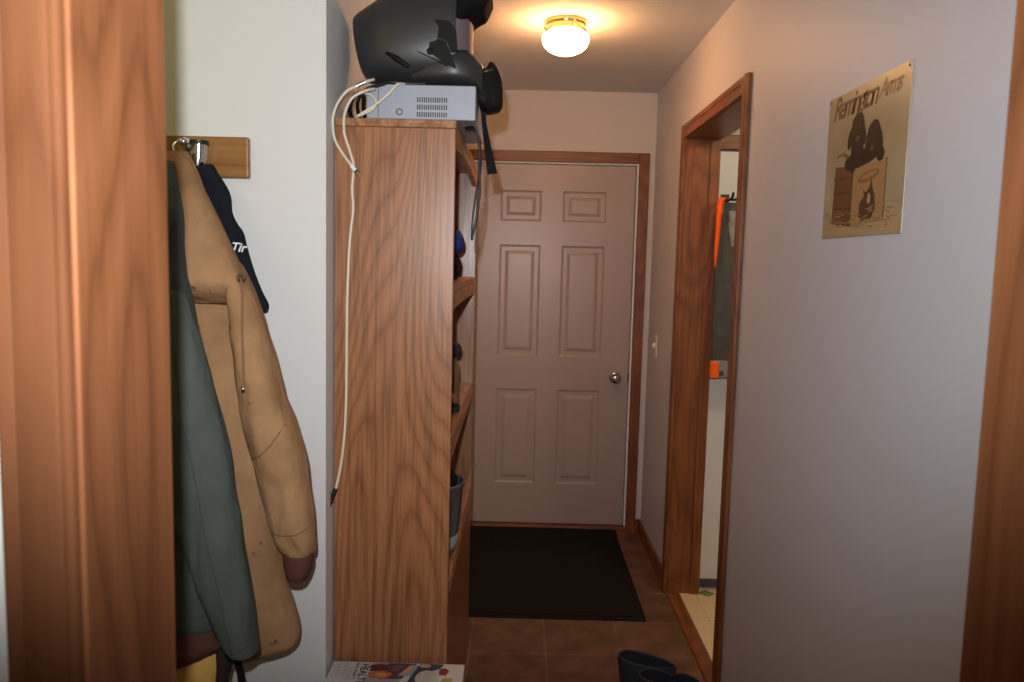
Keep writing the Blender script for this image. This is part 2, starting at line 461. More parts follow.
# frame inside the wall, white weatherstrip and wooden sill
b = MB(); b.box((DX1 - .008, BY, 0), (DX1, BY + .12, DZ1), M['strip']); b.box((DX0, BY, 0), (DX0 + .008, BY + .12, DZ1), M['strip'])
b.box((DX0 + .008, BY, DZ1 - .007), (DX1 - .008, BY + .12, DZ1), M['strip']); struct(b.build('trim_10'))
b = MB(); b.loft([[(x, BY - .105, 0), (x, BY - .1, .004), (x, BY - .045, .024), (x, BY - .032, .028), (x, BY - .03, .040), (x, BY + .1, .044), (x, BY + .1, 0)] for x in (DX0, DX1)], M['oak_trim_h']); struct(b.build('trim_11'))
# side-doorway casing on the corridor face
for nm, y0, y1 in (('trim_12', OY0 - .065, OY0 - .004), ('trim_13', OY1 + .004, OY1 + .065)):
    b = MB(); b.box((RX - .017, y0, 0), (RX, y1, OZ + .065), M['oak_trim'], .004); b.box((RX - .0195, y0 + .012, 0), (RX - .016, y0 + .03, OZ + .065), M['oak_trim'], .0015)
    struct(b.build(nm))
b = MB(); b.box((RX - .017, OY0 - .004, OZ + .004), (RX, OY1 + .004, OZ + .065), M['oak_trim_y'], .004)
b.box((RX - .0195, OY0 - .004, OZ + .040), (RX - .016, OY1 + .004, OZ + .053), M['oak_trim_y'], .0015); struct(b.build('trim_14'))
# jambs and head of the side doorway
b = MB(); b.box((RX - .004, OY0 - .02, 0), (SX, OY0, OZ + .02), M['oak_trim'], .002); struct(b.build('trim_15'))
b = MB(); b.box((RX - .004, OY1, 0), (SX, OY1 + .02, OZ + .02), M['oak_trim'], .002); b.box((SX - .045, OY1 - .010, 0), (SX, OY1, OZ), M['oak_trim'], .002); struct(b.build('trim_16'))
b = MB(); b.box((RX - .004, OY0, OZ), (SX, OY1, OZ + .02), M['oak_trim_y'], .002); struct(b.build('trim_17'))
# threshold strip between the tiles and the linoleum
b = MB()
pr = [(RX - .004, 0), (RX + .000, .008), (RX + .015, .012), (RX + .042, .012), (RX + .058, .007), (RX + .062, 0)]
b.loft([[(x, OY0, z) for x, z in pr], [(x, OY1 - .01, z) for x, z in pr]], M['oak_trim_y']); struct(b.build('trim_18'))
# baseboards
b = MB(); b.box((RX - .014, OY1 + .065, 0), (RX, BY, .088), M['oak_trim_y'], .004); struct(b.build('baseboard_right'))
b = MB(); b.box((DX1 + CW, BY - .014, 0), (RX - .014, BY, .088), M['oak_trim_h'], .003); struct(b.build('baseboard_back'))
b = MB(); b.box((RX - .014, .80, 0), (RX, OY0 - .065, .088), M['oak_trim_y'], .004); struct(b.build('baseboard_near'))
# head casing and closed door in the side room's back wall
b = MB(); b.box((SX, 3.706, 2.093), (1.78, 3.725, 2.158), M['oak_trim_h'], .004); b.box((1.70, 3.706, 0), (1.78, 3.725, 2.093), M['oak_trim'], .004); struct(b.build('trim_19'))

def panel_door(name, x0, x1, z0, z1, yf, th, cuts_x, cuts_z, m):
    """six-panel door: front face built as a grid, the panel cells recessed with a raised field"""
    b = MB(); bm = b.bm; k = b.mi(m)
    xs = [x0] + [v for c in cuts_x for v in c] + [x1]
    zs = [z0] + [v for c in cuts_z for v in c] + [z1]
    V = {}
    def vert(x, y, z):
        key = (round(x, 5), round(y, 5), round(z, 5))
        if key not in V: V[key] = bm.verts.new((x, y, z))
        return V[key]
    def quad(a): bm.faces.new([vert(*p) for p in a])
    for i in range(len(xs) - 1):
        for j in range(len(zs) - 1):
            xa, xb, za, zb = xs[i], xs[i + 1], zs[j], zs[j + 1]
            if i % 2 == 1 and j % 2 == 1:
                prev = None
                for ins, d in ((0, 0), (.004, .005), (.012, .0085), (.032, .0085), (.050, .0015), (.054, .0012)):
                    r = [(xa + ins, yf + d, za + ins), (xb - ins, yf + d, za + ins), (xb - ins, yf + d, zb - ins), (xa + ins, yf + d, zb - ins)]
                    if prev:
                        for q in range(4): quad((prev[q], prev[(q + 1) % 4], r[(q + 1) % 4], r[q]))
                    prev = r
                quad(prev)
            else:
                quad(((xa, yf, za), (xb, yf, za), (xb, yf, zb), (xa, yf, zb)))
    # edges and back
    yb = yf + th
    for i in range(len(xs) - 1):
        quad(((xs[i], yf, z0), (xs[i + 1], yf, z0), (xs[i + 1], yb, z0), (xs[i], yb, z0)))
        quad(((xs[i], yf, z1), (xs[i + 1], yf, z1), (xs[i + 1], yb, z1), (xs[i], yb, z1)))
    for j in range(len(zs) - 1):
        quad(((x0, yf, zs[j]), (x0, yf, zs[j + 1]), (x0, yb, zs[j + 1]), (x0, yb, zs[j])))
        quad(((x1, yf, zs[j]), (x1, yf, zs[j + 1]), (x1, yb, zs[j + 1]), (x1, yb, zs[j])))
    for i in range(len(xs) - 1):
        for j in range(len(zs) - 1):
            quad(((xs[i], yb, zs[j]), (xs[i + 1], yb, zs[j]), (xs[i + 1], yb, zs[j + 1]), (xs[i], yb, zs[j + 1])))
    return b.build(name, m)
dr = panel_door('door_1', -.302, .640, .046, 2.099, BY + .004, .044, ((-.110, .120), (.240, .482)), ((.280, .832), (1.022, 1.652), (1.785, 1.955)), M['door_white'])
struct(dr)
kb = MB()
kc = (.566, BY + .004, .911)
kb.lathe([(.034, 0), (.034, -.004), (.030, -.010), (.014, -.013), (.013, -.028), (.020, -.034), (.027, -.044), (.0285, -.054), (.025, -.063), (.015, -.068), (.011, -.0685), (.010, -.066), (.0005, -.066)], kc, M['nickel'], 28, 'y')
kb.build('door_knob', M['nickel'], dr, smooth=True, auto=50)
box_obj('latch_plate', (.6385, BY + .0, .885), (.6470, BY + .03, .935), M['hinge'], dr)
d2 = panel_door('door_2', .904, 1.695, .018, 2.085, 3.728, .04, ((1.03, 1.25), (1.35, 1.57)), ((.24, .80), (.98, 1.60), (1.72, 1.93)), M['door_side'])
struct(d2)
for z in (.32, 1.05, 1.90):
    b = MB(); b.box((.897, 3.716, z), (.907, 3.730, z + .09), M['hinge'])
    b.lathe([(.0055, 0), (.0055, .09)], (.9005, 3.715, z), M['hinge'], 12); b.build('hinge', None, d2)
# dark weather sweep along the side door's foot
box_obj('door_sweep', (.906, 3.718, .012), (1.69, 3.727, .05), plain('slate_vinyl', (.05, .06, .07), .6), d2)

# ------------------------------------------------------------------ ceiling light
t = thing('ceiling_light', (.162, 3.22, CZ), 'lit flush ceiling light with white glass dome and brass ring', 'ceiling light')
b = MB(); b.lathe([(.062, 0), (.078, -.002), (.080, -.012), (.076, -.020), (.079, -.030), (.081, -.040), (.077, -.045), (.071, -.045), (.071, -.004), (.062, -.003)], (.162, 3.22, CZ), M['brass'], 48, cap0=False, cap1=False)
b.build('brass_ring', None, t, smooth=True, auto=40)
b = MB(); b.lathe([(.070, -.036), (.073, -.045), (.086, -.053), (.0925, -.065), (.091, -.080), (.083, -.097), (.066, -.113), (.043, -.124), (.019, -.1295), (.001, -.1305)], (.162, 3.22, CZ), M['lamp'], 48)
b.build('glass_dome', None, t, smooth=True)
for a in (-70, 50, 170):
    b = MB(); x, y = .162 + .085 * cos(radians(a)), 3.22 + .085 * sin(radians(a))
    b.lathe([(.002, -.010), (.0055, -.004), (.0065, .002), (.004, .006), (.0025, .010), (.0035, .014), (.001, .017)], (x, y, CZ - .026), M['brass'], 12)
    b.build('thumb_screw', None, t, smooth=True)

# ------------------------------------------------------------------ light switch
t = thing('light_switch', (RX, 4.23, 1.125), 'ivory toggle light switch on the wall between back door and side doorway', 'light switch')
b = MB(); b.box((RX - .006, 4.195, 1.068), (RX, 4.265, 1.185), M['switch'], .003); b.build('cover_plate', None, t)
b = MB(); b.box((RX - .020, 4.225, 1.118), (RX - .005, 4.235, 1.142), M['switch'], .002); b.build('toggle', None, t)
for z in (1.088, 1.165):
    b = MB(); b.lathe([(.0035, 0), (.0035, -.0015), (.0005, -.002)], (RX - .006, 4.23, z), M['nickel'], 10, 'x'); b.build('screw', None, t)

# ------------------------------------------------------------------ door mat
def rrect(x0, x1, y0, y1, r, z, n=5):
    out = []
    for cx, cy, a0 in ((x1 - r, y1 - r, 0), (x0 + r, y1 - r, 90), (x0 + r, y0 + r, 180), (x1 - r, y0 + r, 270)):
        for k in range(n + 1):
            a = radians(a0 + 90 * k / n); out.append((cx + r * cos(a), cy + r * sin(a), z))
    return out
t = thing('door_mat', (.1, 3.9, 0), 'large black mat on the brown tiles before the back door', 'mat')
def matgrid(x0, x1, y0, y1, lo, hi, name):
    """thin slab that lies flat and rides up over the sill at its far edge"""
    def lift(y): return .026 * max(0., min(1., (y - 4.36) / .09)) ** 1.5
    b = MB(); ys = [y0 + (y1 - y0) * k / 30 for k in range(31)]
    rings = []
    for k, y in enumerate(ys):
        e = .004 if k in (0, 30) else 0.
        rings.append([(x0 + e, y, lo + lift(y)), (x1 - e, y, lo + lift(y)), (x1 - e, y, hi - e * .5 + lift(y)), (x1 - e - .003, y, hi + .0015 - e * .5 + lift(y)), (x0 + e + .003, y, hi + .0015 - e * .5 + lift(y)), (x0 + e, y, hi - e * .5 + lift(y))])
    b.loft(rings, M['mat_black']); return b.build(name, None, t)
matgrid(-.42, .600, 3.345, 4.462, .001, .006, 'rubber_border')
matgrid(-.39, .572, 3.375, 4.440, .005, .0115, 'pile')

# ------------------------------------------------------------------ bookcase
BX0, BX1, Y0, Y1, BZ = -.474, -.168, 2.05, 3.10, 1.911
t = thing('bookcase', ((BX0 + BX1) / 2, (Y0 + Y1) / 2, 0), 'tall oak veneer bookcase standing against the left corridor wall', 'bookcase')
b = MB(); b.box((BX0, Y0, 0), (BX1, Y0 + .02, BZ - .0215), M['oak_panel'], .0015); b.build('side_panel', None, t)
b = MB(); b.box((BX0, Y1 - .02, 0), (BX1, Y1, BZ - .0215), M['oak_inner'], .0015); b.build('side_panel', None, t)
b = MB(); b.box((BX0 - .001, Y0 - .002, BZ - .021), (BX1 + .002, Y1 + .002, BZ), M['oak_front'], .003); b.build('top', None, t)
b = MB(); b.box((BX0, Y0 + .02, .02), (BX0 + .006, Y1 - .02, BZ - .0215), M['oak_inner']); b.build('back_panel', None, t)
YA, YB = Y0 + .02, Y1 - .02
def apron(z_top, depth, arch):
    n = 24
    up = [(YA + (YB - YA) * k / n, z_top) for k in range(n + 1)]
    dn = [(y, z_top - depth + arch * (1 - abs(2 * (y - YA) / (YB - YA) - 1) ** 2.2)) for y, _ in up]
    b = MB(); pts = [(BX1 - .018, y, z) for y, z in up] + [(BX1 - .018, y, z) for y, z in reversed(dn)]
    b.prism(pts, (.018, 0, 0), M['oak_front']); return b
apron(BZ - .0215, .050, .022).build('apron', None, t)
SH = (1.495, 1.085, .675)
for z in SH:
    b = MB(); b.box((BX0 + .006, YA, z - .02), (BX1 - .002, YB, z), M['oak_front'], .0015); b.build('shelf', None, t)
apron(SH[0] - .0205, .045, .006).build('shelf_apron', None, t)
apron(SH[1] - .0205, .040, .006).build('shelf_apron', None, t)
b = MB(); b.box((BX1 - .018, YA, .0), (BX1, YB, .654), M['oak_panel'], .001); b.build('lower_front', None, t)

# things on the shelves (only their edges show past the side panel)
def ell_ring(cx, cy, z, a, bb, n=28, p=1.):
    return [(cx + a * (abs(cos(q)) ** p) * (1 if cos(q) >= 0 else -1), cy + bb * (abs(sin(q)) ** p) * (1 if sin(q) >= 0 else -1), z) for q in [2 * pi * k / n for k in range(n)]]
def boot(name, base, ang, h, label, cat, mats, group=None, ls=1., teardrop=.35, lean=0., pinch=0.):
    """tall pull-on boot: open shaft, foot, sole"""
    t = thing(name, base, label, cat, group)
    ca, sa = cos(ang), sin(ang)
    def W(u, v, z): return (base[0] + u * ca - v * sa, base[1] + u * sa + v * ca, base[2] + z)
    def ring(cu, z, a, w, tilt, n=30, td=0., pn=0.):
        out = []
        for k in range(n):
            q = 2 * pi * k / n
            u = a * cos(q); v = w * sin(q) * (1 - td * (cos(q) * .5 + .5)) * (1 - pn * math.exp(-((cos(q) - .1) / .3) ** 2))
            out.append(W(cu + u * cos(tilt), v, z + u * sin(tilt)))
        return out
    R = [(lean, h, .088, .052, -.10, teardrop, pinch), (lean * .9, h - .03, .086, .052, -.08, teardrop, pinch * .8), (lean * .6, h * .72, .074, .050, 0, teardrop * .6, pinch * .3), (lean * .3, h * .45, .064, .046, 0, .2, 0), (.004, h * .28, .060, .042, .1, .1, 0),
         (.022, h * .20, .068, .043, .55, 0, 0), (.060, .058, .055, .046, 1.05, 0, 0), (.110, .046, .040, .049, 1.40, 0, 0), (.155, .040, .032, .046, 1.55, 0, 0), (.185, .034, .022, .034, 1.57, 0, 0), (.197, .030, .010, .018, 1.57, 0, 0)]
    R = [(c * ls, z, a * ls, w, tl, td, pn) for c, z, a, w, tl, td, pn in R]
    b = MB()
    b.loft([ring(c, z, a, w, tl, td=td, pn=pn) for c, z, a, w, tl, td, pn in lerp_rows(R, 3)], mats[0], cap0=False)
    heel = [(-.058 * ls, .02)]
    b.loft([[W(-.045 * ls + .028 * cos(2 * pi * k / 20), .036 * sin(2 * pi * k / 20), z) for k in range(20)] for z in (.012, .05, .09)], mats[0])
    b.build('upper', None, t, smooth=True)
    b = MB(); L = R[:5]
    b.loft([ring(c, z + .0004, a - .006, w - .005, tl, td=td, pn=pn) for c, z, a, w, tl, td, pn in lerp_rows(L, 3)], mats[1], cap0=False, cap1=True)
    c, z, a, w, tl, td, pn = R[0]
    b.loft([ring(c, z, a, w, tl, td=td, pn=pn), ring(c, z + .003, a - .003, w - .0025, tl, td=td, pn=pn), ring(c, z + .0004, a - .006, w - .005, tl, td=td, pn=pn)], mats[0], False, False)
    b.build('lining', None, t, smooth=True)
    b = MB(); pts = []
    for k in range(36):
        q = 2 * pi * k / 36; u = (.065 + .137 * cos(q)) * ls; v = (.040 + .009 * cos(q - .3)) * sin(q) * (1 if abs(cos(q)) < .8 else .95)
        pts.append((u, v))
    b.loft([[W(u * .97, v * .95, .0) for u, v in pts], [W(u, v, .004) for u, v in pts], [W(u, v, .016) for u, v in pts], [W(u * .98, v * .96, .020) for u, v in pts]], mats[2]); b.build('sole', None, t)
    return t
boot('work_boot', (-.262, 2.46, SH[1]), 0., .15, 'red-brown leather boot on the middle bookcase shelf above the bin', 'boot', (M['leather'], M['sole'], M['sole']), ls=.44, teardrop=.1)
t = thing('bottle', (-.206, 2.66, SH[1]), 'amber bottle with a round black cap on the middle bookcase shelf', 'bottle')
b = MB(); b.lathe([(.020, .001), (.024, .005), (.025, .10), (.020, .125), (.011, .140), (.010, .150)], (-.215, 2.66, SH[1]), plain('amber_plastic', (.16, .085, .03), .3), 24); b.build('body', None, t, smooth=True, auto=50)
b = MB(); b.lathe([(.012, .148), (.024, .153), (.029, .166), (.029, .182), (.022, .194), (.001, .198)], (-.215, 2.66, SH[1]), M['sole'], 24); b.build('cap', None, t, smooth=True, auto=50)
# folded blue cloth on a black pouch
def pouch(base, sx, sy, sz, m, label, cat, name):
    b = MB(); rows = []
    for k in range(9):
        f = k / 8; z = base[2] + .0005 + sz * f
        w = .72 + .28 * sin(pi * min(1, f * 1.1)) ** .5
        rows.append([(p[0] + .006 * noise.noise((p[0] * 30, p[1] * 30, z * 30)), p[1] + .006 * noise.noise((p[0] * 30 + 7, p[1] * 30, z * 30)), p[2]) for p in ell_ring(base[0], base[1], z, sx * w, sy * w, 28, .6)])
    b.loft(rows, m); return tag(b.build(name, None, smooth=True), label, cat)
pouch((-.252, 2.62, SH[0]), .062, .10, .085, M['padding'], 'black pouch on the upper bookcase shelf under a blue cloth', 'pouch', 'pouch')
pouch((-.240, 2.62, SH[0] + .086), .058, .08, .075, M['blue_cloth'], 'crumpled royal blue cloth on the black pouch in the bookcase', 'cloth', 'folded_cloth')

# grey-blue bin on the lowest open shelf, a black glove bundle in it
t = thing('storage_bin', (-.257, 2.35, SH[2]), 'grey-blue plastic bin poking out of the lowest bookcase shelf', 'bin')
b = MB(); c = (-.257, 2.35, SH[2])
b.lathe([(.082, .001), (.086, .004), (.094, .07), (.106, .205), (.110, .210), (.110, .218), (.106, .220), (.103, .212), (.090, .07), (.082, .012), (.0005, .010)], c, M['bin'], 40, cap1=True); b.build('bucket', None, t, smooth=True, auto=40)
b = MB(); b.lathe([(.0885, .022), (.0930, .060), (.0936, .060), (.0890, .022)], c, M['bin_lip'], 40, cap0=False, cap1=False); b.build('band', None, t, smooth=True)
b = MB(); rows = []
for k in range(11):
    f = k / 10; z = SH[2] + .06 + .215 * f; r = .052 * (1 + .3 * f) * (1 if f < .7 else max(.08, math.sqrt(max(0, 1 - ((f - .7) / .3) ** 2))))
    rows.append([(p[0] + .012 * noise.noise((p[0] * 25, p[1] * 25, z * 25)), p[1] + .012 * noise.noise((p[0] * 25 + 3, p[1] * 25, z * 25)), p[2]) for p in ell_ring(-.235, 2.335, z, r, r, 24)])
b.loft(rows, M['padding']); tag(b.build('cloth_bundle', None, smooth=True), 'black cloth bundle sticking up out of the grey-blue bin', 'cloth')
# ------------------------------------------------------------------ video player on top of the bookcase
VX0, VX1, VY0, VY1, VZ0, VZ1 = -.402, -.121, 2.090, 2.50, BZ + .006, 2.004
t = thing('video_player', ((VX0 + VX1) / 2, (VY0 + VY1) / 2, BZ), 'silver-grey metal video player lying on top of the oak bookcase', 'video player')
b = MB(); b.box((VX0, VY0, VZ0), (VX1, VY1, VZ1), M['silver'], .0025); b.build('case', None, t)
b = MB(); b.box((VX0 + .030, VY0 - .0008, VZ0 + .003), (VX0 + .0312, VY0 + .001, VZ1 - .003), M['slot']); b.build('seam', None, t)
b = MB()
for row in range(3):
    for k in range(14):
        x = -.2715 + k * .0057; z = 1.9665 - row * .0185
        b.box((x, VY0 - .0006, z - .0062), (x + .0027, VY0 + .001, z + .0062), M['slot'])
b.build('vent_slots', None, t)
b = MB(); cx, cz = -.317, 1.935
b.lathe([(.0085, 0), (.0085, -.0012), (.0065, -.0012), (.0063, 0)], (cx, VY0, cz), M['slot'], 24, 'y', False, False); b.lathe([(.0062, .0002), (.0058, -.0015), (.0005, -.0018)], (cx, VY0, cz), M['silver'], 20, 'y'); b.build('screw', None, t, smooth=True, auto=40)
for x, y in ((VX0 + .03, VY0 + .03), (VX1 - .07, VY0 + .03), (VX0 + .03, VY1 - .03), (VX1 - .07, VY1 - .03)):
    b = MB(); b.lathe([(.010, 0), (.011, .006)], (x, y, BZ), M['slot'], 16); b.build('foot', None, t)

# ------------------------------------------------------------------ cables
def cable(name, pts, r, m, label, plug=None):
    t = thing(name, pts[0], label, 'cable')
    b = MB(); b.tube(pts, r, m, 10); b.build('cable', None, t, smooth=True)
    return t
A = [(-.378, 2.062, 2.0085), (-.394, 2.038, 1.997), (-.415, 2.035, 1.986), (-.439, 2.032, 1.973), (-.46, 2.03, 1.946), (-.472, 2.028, 1.916), (-.474, 2.028, 1.889), (-.469, 2.028, 1.853), (-.449, 2.028, 1.818), (-.427, 2.028, 1.789)]
t = cable('coaxial_cable', A, .0036, M['cable_white'], 'short ivory cable looping over the bookcase edge with a pale gold-tipped plug')
b = MB(); b.tube([(-.427, 2.028, 1.789), (-.416, 2.028, 1.776)], .0055, M['white_print'], 12, False); b.tube([(-.4165, 2.028, 1.7765), (-.4135, 2.028, 1.773)], .0058, M['blue_cloth'], 12, False)
b.tube([(-.4135, 2.028, 1.773), (-.406, 2.028, 1.765)], .0048, M['gold'], 12, False); b.build('plug', None, t, smooth=True, auto=40)
b = MB(); b.tube([(-.417, 2.035, 1.9855), (-.394, 2.038, 1.997)], .0062, M['chrome'], 12, False); b.build('ferrule', None, t, smooth=True, auto=40)
Cc = [(-.375, 2.060, 1.985), (-.395, 2.035, 1.974), (-.425, 2.032, 1.957), (-.44, 2.030, 1.931), (-.446, 2.028, 1.905), (-.446, 2.028, 1.88), (-.444, 2.028, 1.863), (-.43, 2.038, 1.816), (-.423, 2.038, 1.786), (-.427, 2.038, 1.734), (-.424, 2.038, 1.684), (-.429, 2.036, 1.631), (-.434, 2.036, 1.57), (-.438, 2.036, 1.45), (-.439, 2.036, 1.321), (-.44, 2.036, 1.19), (-.445, 2.035, 1.084), (-.455, 2.034, 1.004), (-.466, 2.032, .952)]
t = cable('coaxial_cable', Cc, .0036, M['cable_white'], 'long ivory cable hanging down the bookcase side ending in a black plug')
b = MB(); b.tube([(-.4655, 2.032, .955), (-.477, 2.03, .925)], .0062, M['cable_black'], 12, False); b.tube([(-.4768, 2.03, .9255), (-.478, 2.03, .922)], .0068, M['chrome'], 12, False)
b.tube([(-.478, 2.03, .922), (-.4835, 2.029, .908)], .0066, M['cable_black'], 12, False); b.tube([(-.4835, 2.029, .908), (-.487, 2.0285, .899)], .002, M['gold'], 8, False); b.build('plug', None, t, smooth=True, auto=40)
cable('coaxial_cable', [(-.262, 2.112, 2.0085), (-.300, 2.108, 2.0085), (-.318, 2.078, 2.002), (-.330, 2.074, 1.990), (-.345, 2.072, 1.973), (-.373, 2.070, 1.949), (-.404, 2.068, 1.928), (-.425, 2.075, 1.9165), (-.44, 2.12, 1.9155)], .0036, M['cable_white'], 'ivory cable crossing the front of the silver video player diagonally')
cable('coaxial_cable', [(-.43, 2.10, 1.960), (-.404, 2.074, 1.976), (-.380, 2.070, 1.966), (-.373, 2.068, 1.951), (-.382, 2.067, 1.935), (-.404, 2.064, 1.9225), (-.43, 2.08, 1.9155)], .0026, M['cable_white'], 'thin ivory cable curled in a loop at the video player corner')
cable('power_cord', [(-.425, 2.30, 1.918), (-.43, 2.16, 1.925), (-.425, 2.09, 1.955), (-.40, 2.071, 1.984), (-.370, 2.080, 1.998), (-.34, 2.098, 2.0095), (-.30, 2.103, 2.0093), (-.25, 2.102, 2.0093)], .0048, M['cable_black'], 'black cord running up over the left end of the silver video player')
cable('power_cord', [(-.44, 2.25, 1.918), (-.448, 2.15, 1.920), (-.445, 2.09, 1.94), (-.43, 2.075, 1.968), (-.41, 2.085, 1.975), (-.415, 2.12, 1.95), (-.425, 2.2, 1.918)], .006, M['cable_black'], 'thick black cord bunched between video player and left wall')
cable('power_cord', [(-.150, 2.14, 1.9065), (-.126, 2.12, 1.904), (-.114, 2.12, 1.878), (-.110, 2.12, 1.847), (-.111, 2.12, 1.796), (-.107, 2.12, 1.744), (-.114, 2.12, 1.679), (-.126, 2.12, 1.612)], .0032, M['cable_black'], 'thin black cord dangling from the video player before the back door')
cable('power_cord', [(-.150, 2.165, 1.9065), (-.122, 2.150, 1.900), (-.110, 2.140, 1.86), (-.107, 2.135, 1.80), (-.118, 2.130, 1.735), (-.126, 2.130, 1.66), (-.1275, 2.130, 1.618)], .0028, M['cable_black'], 'second thin black cord dangling close behind the first by the bookcase front')

# ------------------------------------------------------------------ motocross helmet
HX, HYc = -.28, 2.215
t = thing('helmet', (HX, HYc, VZ1), 'matt black motocross helmet with peak, sitting on the silver video player', 'helmet')
def sup_ring(x, zlo, zhi, hw, n=40, p=.8, yc=HYc):
    zc, hz = (zlo + zhi) / 2, (zhi - zlo) / 2
    out = []
    for k in range(n):
        q = 2 * pi * k / n; cq, sq = cos(q), sin(q)
        out.append((x, yc + hw * abs(cq) ** p * (1 if cq >= 0 else -1), zc + hz * abs(sq) ** p * (1 if sq >= 0 else -1)))
    return out
rows = [(-.4585, 2.184, 2.191, .020), (-.453, 2.145, 2.197, .056), (-.442, 2.085, 2.205, .084), (-.426, 2.040, 2.215, .101), (-.400, 2.022, 2.231, .114), (-.36, 2.0125, 2.254, .1235), (-.31, 2.0075, 2.278, .129), (-.26, 2.0065, 2.292, .131), (-.22, 2.008, 2.298, .130), (-.190, 2.010, 2.298, .126), (-.176, 2.012, 2.298, .123)]
b = MB(); b.loft([sup_ring(*r, p=.74) for r in lerp_rows(rows, 4)], M['helmet']); b.build('shell', None, t, smooth=True, auto=55)
# the jaw: the chin bar's two cheeks running forward from the shell under the eye port
rows = [(-.29, 2.012, 2.080, .098), (-.24, 2.0075, 2.106, .112), (-.20, 2.0070, 2.112, .1185), (-.174, 2.0065, 2.112, .1185), (-.150, 2.0062, 2.110, .112), (-.135, 2.006, 2.100, .105), (-.1235, 2.006, 2.090, .096), (-.1165, 1.996, 2.084, .088), (-.108, 1.985, 2.076, .078)]
b = MB(); b.loft([sup_ring(*r, p=.6) for r in lerp_rows(rows, 4)], M['helmet']); b.build('chin_bar', None, t, smooth=True, auto=55)
# black padding inside the eye port
rows = [(-.178, 2.09, 2.20, .108), (-.172, 2.10, 2.195, .100), (-.168, 2.105, 2.19, .09)]
b = MB(); b.loft([sup_ring(*r) for r in rows], M['padding']); b.build('padding', None, t, smooth=True)
# peak
rows = [(-.30, 2.235, 2.302, .110), (-.25, 2.195, 2.316, .119), (-.205, 2.170, 2.320, .121), (-.180, 2.166, 2.318, .119), (-.166, 2.169, 2.314, .115), (-.150, 2.184, 2.310, .108), (-.136, 2.199, 2.306, .101), (-.120, 2.208, 2.298, .093), (-.108, 2.213, 2.292, .086), (-.099, 2.228, 2.284, .081), (-.089, 2.254, 2.268, .076)]
b = MB(); b.loft([sup_ring(*r, p=.35) for r in lerp_rows(rows, 3)], M['padding']); b.build('peak', None, t, smooth=True, auto=40)
# mouth guard at the very front of the chin bar
rows = [(-.128, 2.008, 2.066, .074), (-.119, 2.0055, 2.072, .067), (-.1165, 1.970, 2.074, .064), (-.108, 1.962, 2.072, .060), (-.099, 1.958, 2.076, .057), (-.092, 1.957, 2.090, .054), (-.083, 1.958, 2.091, .050), (-.073, 1.960, 2.080, .046), (-.064, 1.964, 2.066, .040), (-.057, 1.972, 2.045, .032), (-.054, 1.985, 2.01, .022)]
b = MB(); b.loft([sup_ring(*r, p=.6) for r in lerp_rows(rows, 3)], M['helmet_trim']); b.build('mouth_guard', None, t, smooth=True, auto=50)
for y0 in (-.05, .05):
    b = MB(); b.tube([(-.110, HYc + y0, 2.055), (-.096, HYc + y0 * 1.02, 2.060), (-.080, HYc + y0 * .9, 2.064)], [.003, .005, .003], M['hinge'], 8); b.build('guard_clip', None, t, smooth=True)
# tinted shield across the eye port
b = MB(); outer = []; inner = []
for k in range(25):
    a = radians(-88 + 176 * k / 24)
    outer.append((-.190 + .052 * cos(a), HYc + .112 * sin(a))); inner.append((-.190 + .049 * cos(a), HYc + .109 * sin(a)))
ring = outer + inner[::-1]
b.loft([[(x, y, z) for x, y in ring] for z in (2.100, 2.13, 2.155, 2.185)], M['shield']); b.build('shield', None, t, smooth=True, auto=50)
# hinge cover, screw, triangular side vent, raised scoop and panel groove on both sides
for sgn in (-1, 1):
    ys = HYc + sgn * .1285
    def side(pts, d, m, name, dy=0.):
        b = MB(); b.prism([(x, ys + sgn * dy, z) for x, z in pts], (0, sgn * d, 0), m); return b.build(name, m, t)
    side([(-.244, 2.087), (-.241, 2.114), (-.222, 2.120), (-.199, 2.113), (-.187, 2.084), (-.172, 2.046), (-.193, 2.054), (-.221, 2.072)], .0065, M['helmet_trim'], 'hinge_cover', -.006)
    side([(-.231, 2.166), (-.192, 2.162), (-.174, 2.142), (-.1695, 2.090), (-.187, 2.086), (-.199, 2.114), (-.222, 2.121), (-.218, 2.146)], .0085, M['helmet_trim'], 'side_vent', -.0055)
    side([(-.199, 2.112), (-.197, 2.112), (-.177, 2.052), (-.179, 2.052)], .0015, M['silver'], 'edge_strip', -.0035)
    b = MB(); b.lathe([(.0075, -.004), (.0075, .0055 * 1), (.005, .007), (.0005, .0075)], (-.2405, ys, 2.0865), M['helmet_trim'], 18, 'y') if sgn > 0 else b.lathe([(.0075, .004), (.0075, -.0055), (.005, -.007), (.0005, -.0075)], (-.2405, ys, 2.0865), M['helmet_trim'], 18, 'y')
    b.build('hinge_screw', None, t, smooth=True, auto=40)
    b = MB(); b.tube([(-.354, HYc + sgn * .118, 2.084), (-.325, HYc + sgn * .1215, 2.068), (-.295, HYc + sgn * .122, 2.049)], [.004, .008, .005], M['helmet_trim'], 10); b.build('scoop', None, t, smooth=True)
    b = MB(); b.tube([(-.286, HYc + sgn * .1245, 2.093), (-.221, HYc + sgn * .1245, 2.065), (-.196, HYc + sgn * .123, 2.053)], .0014, M['padding'], 6); b.build('panel_groove', None, t)
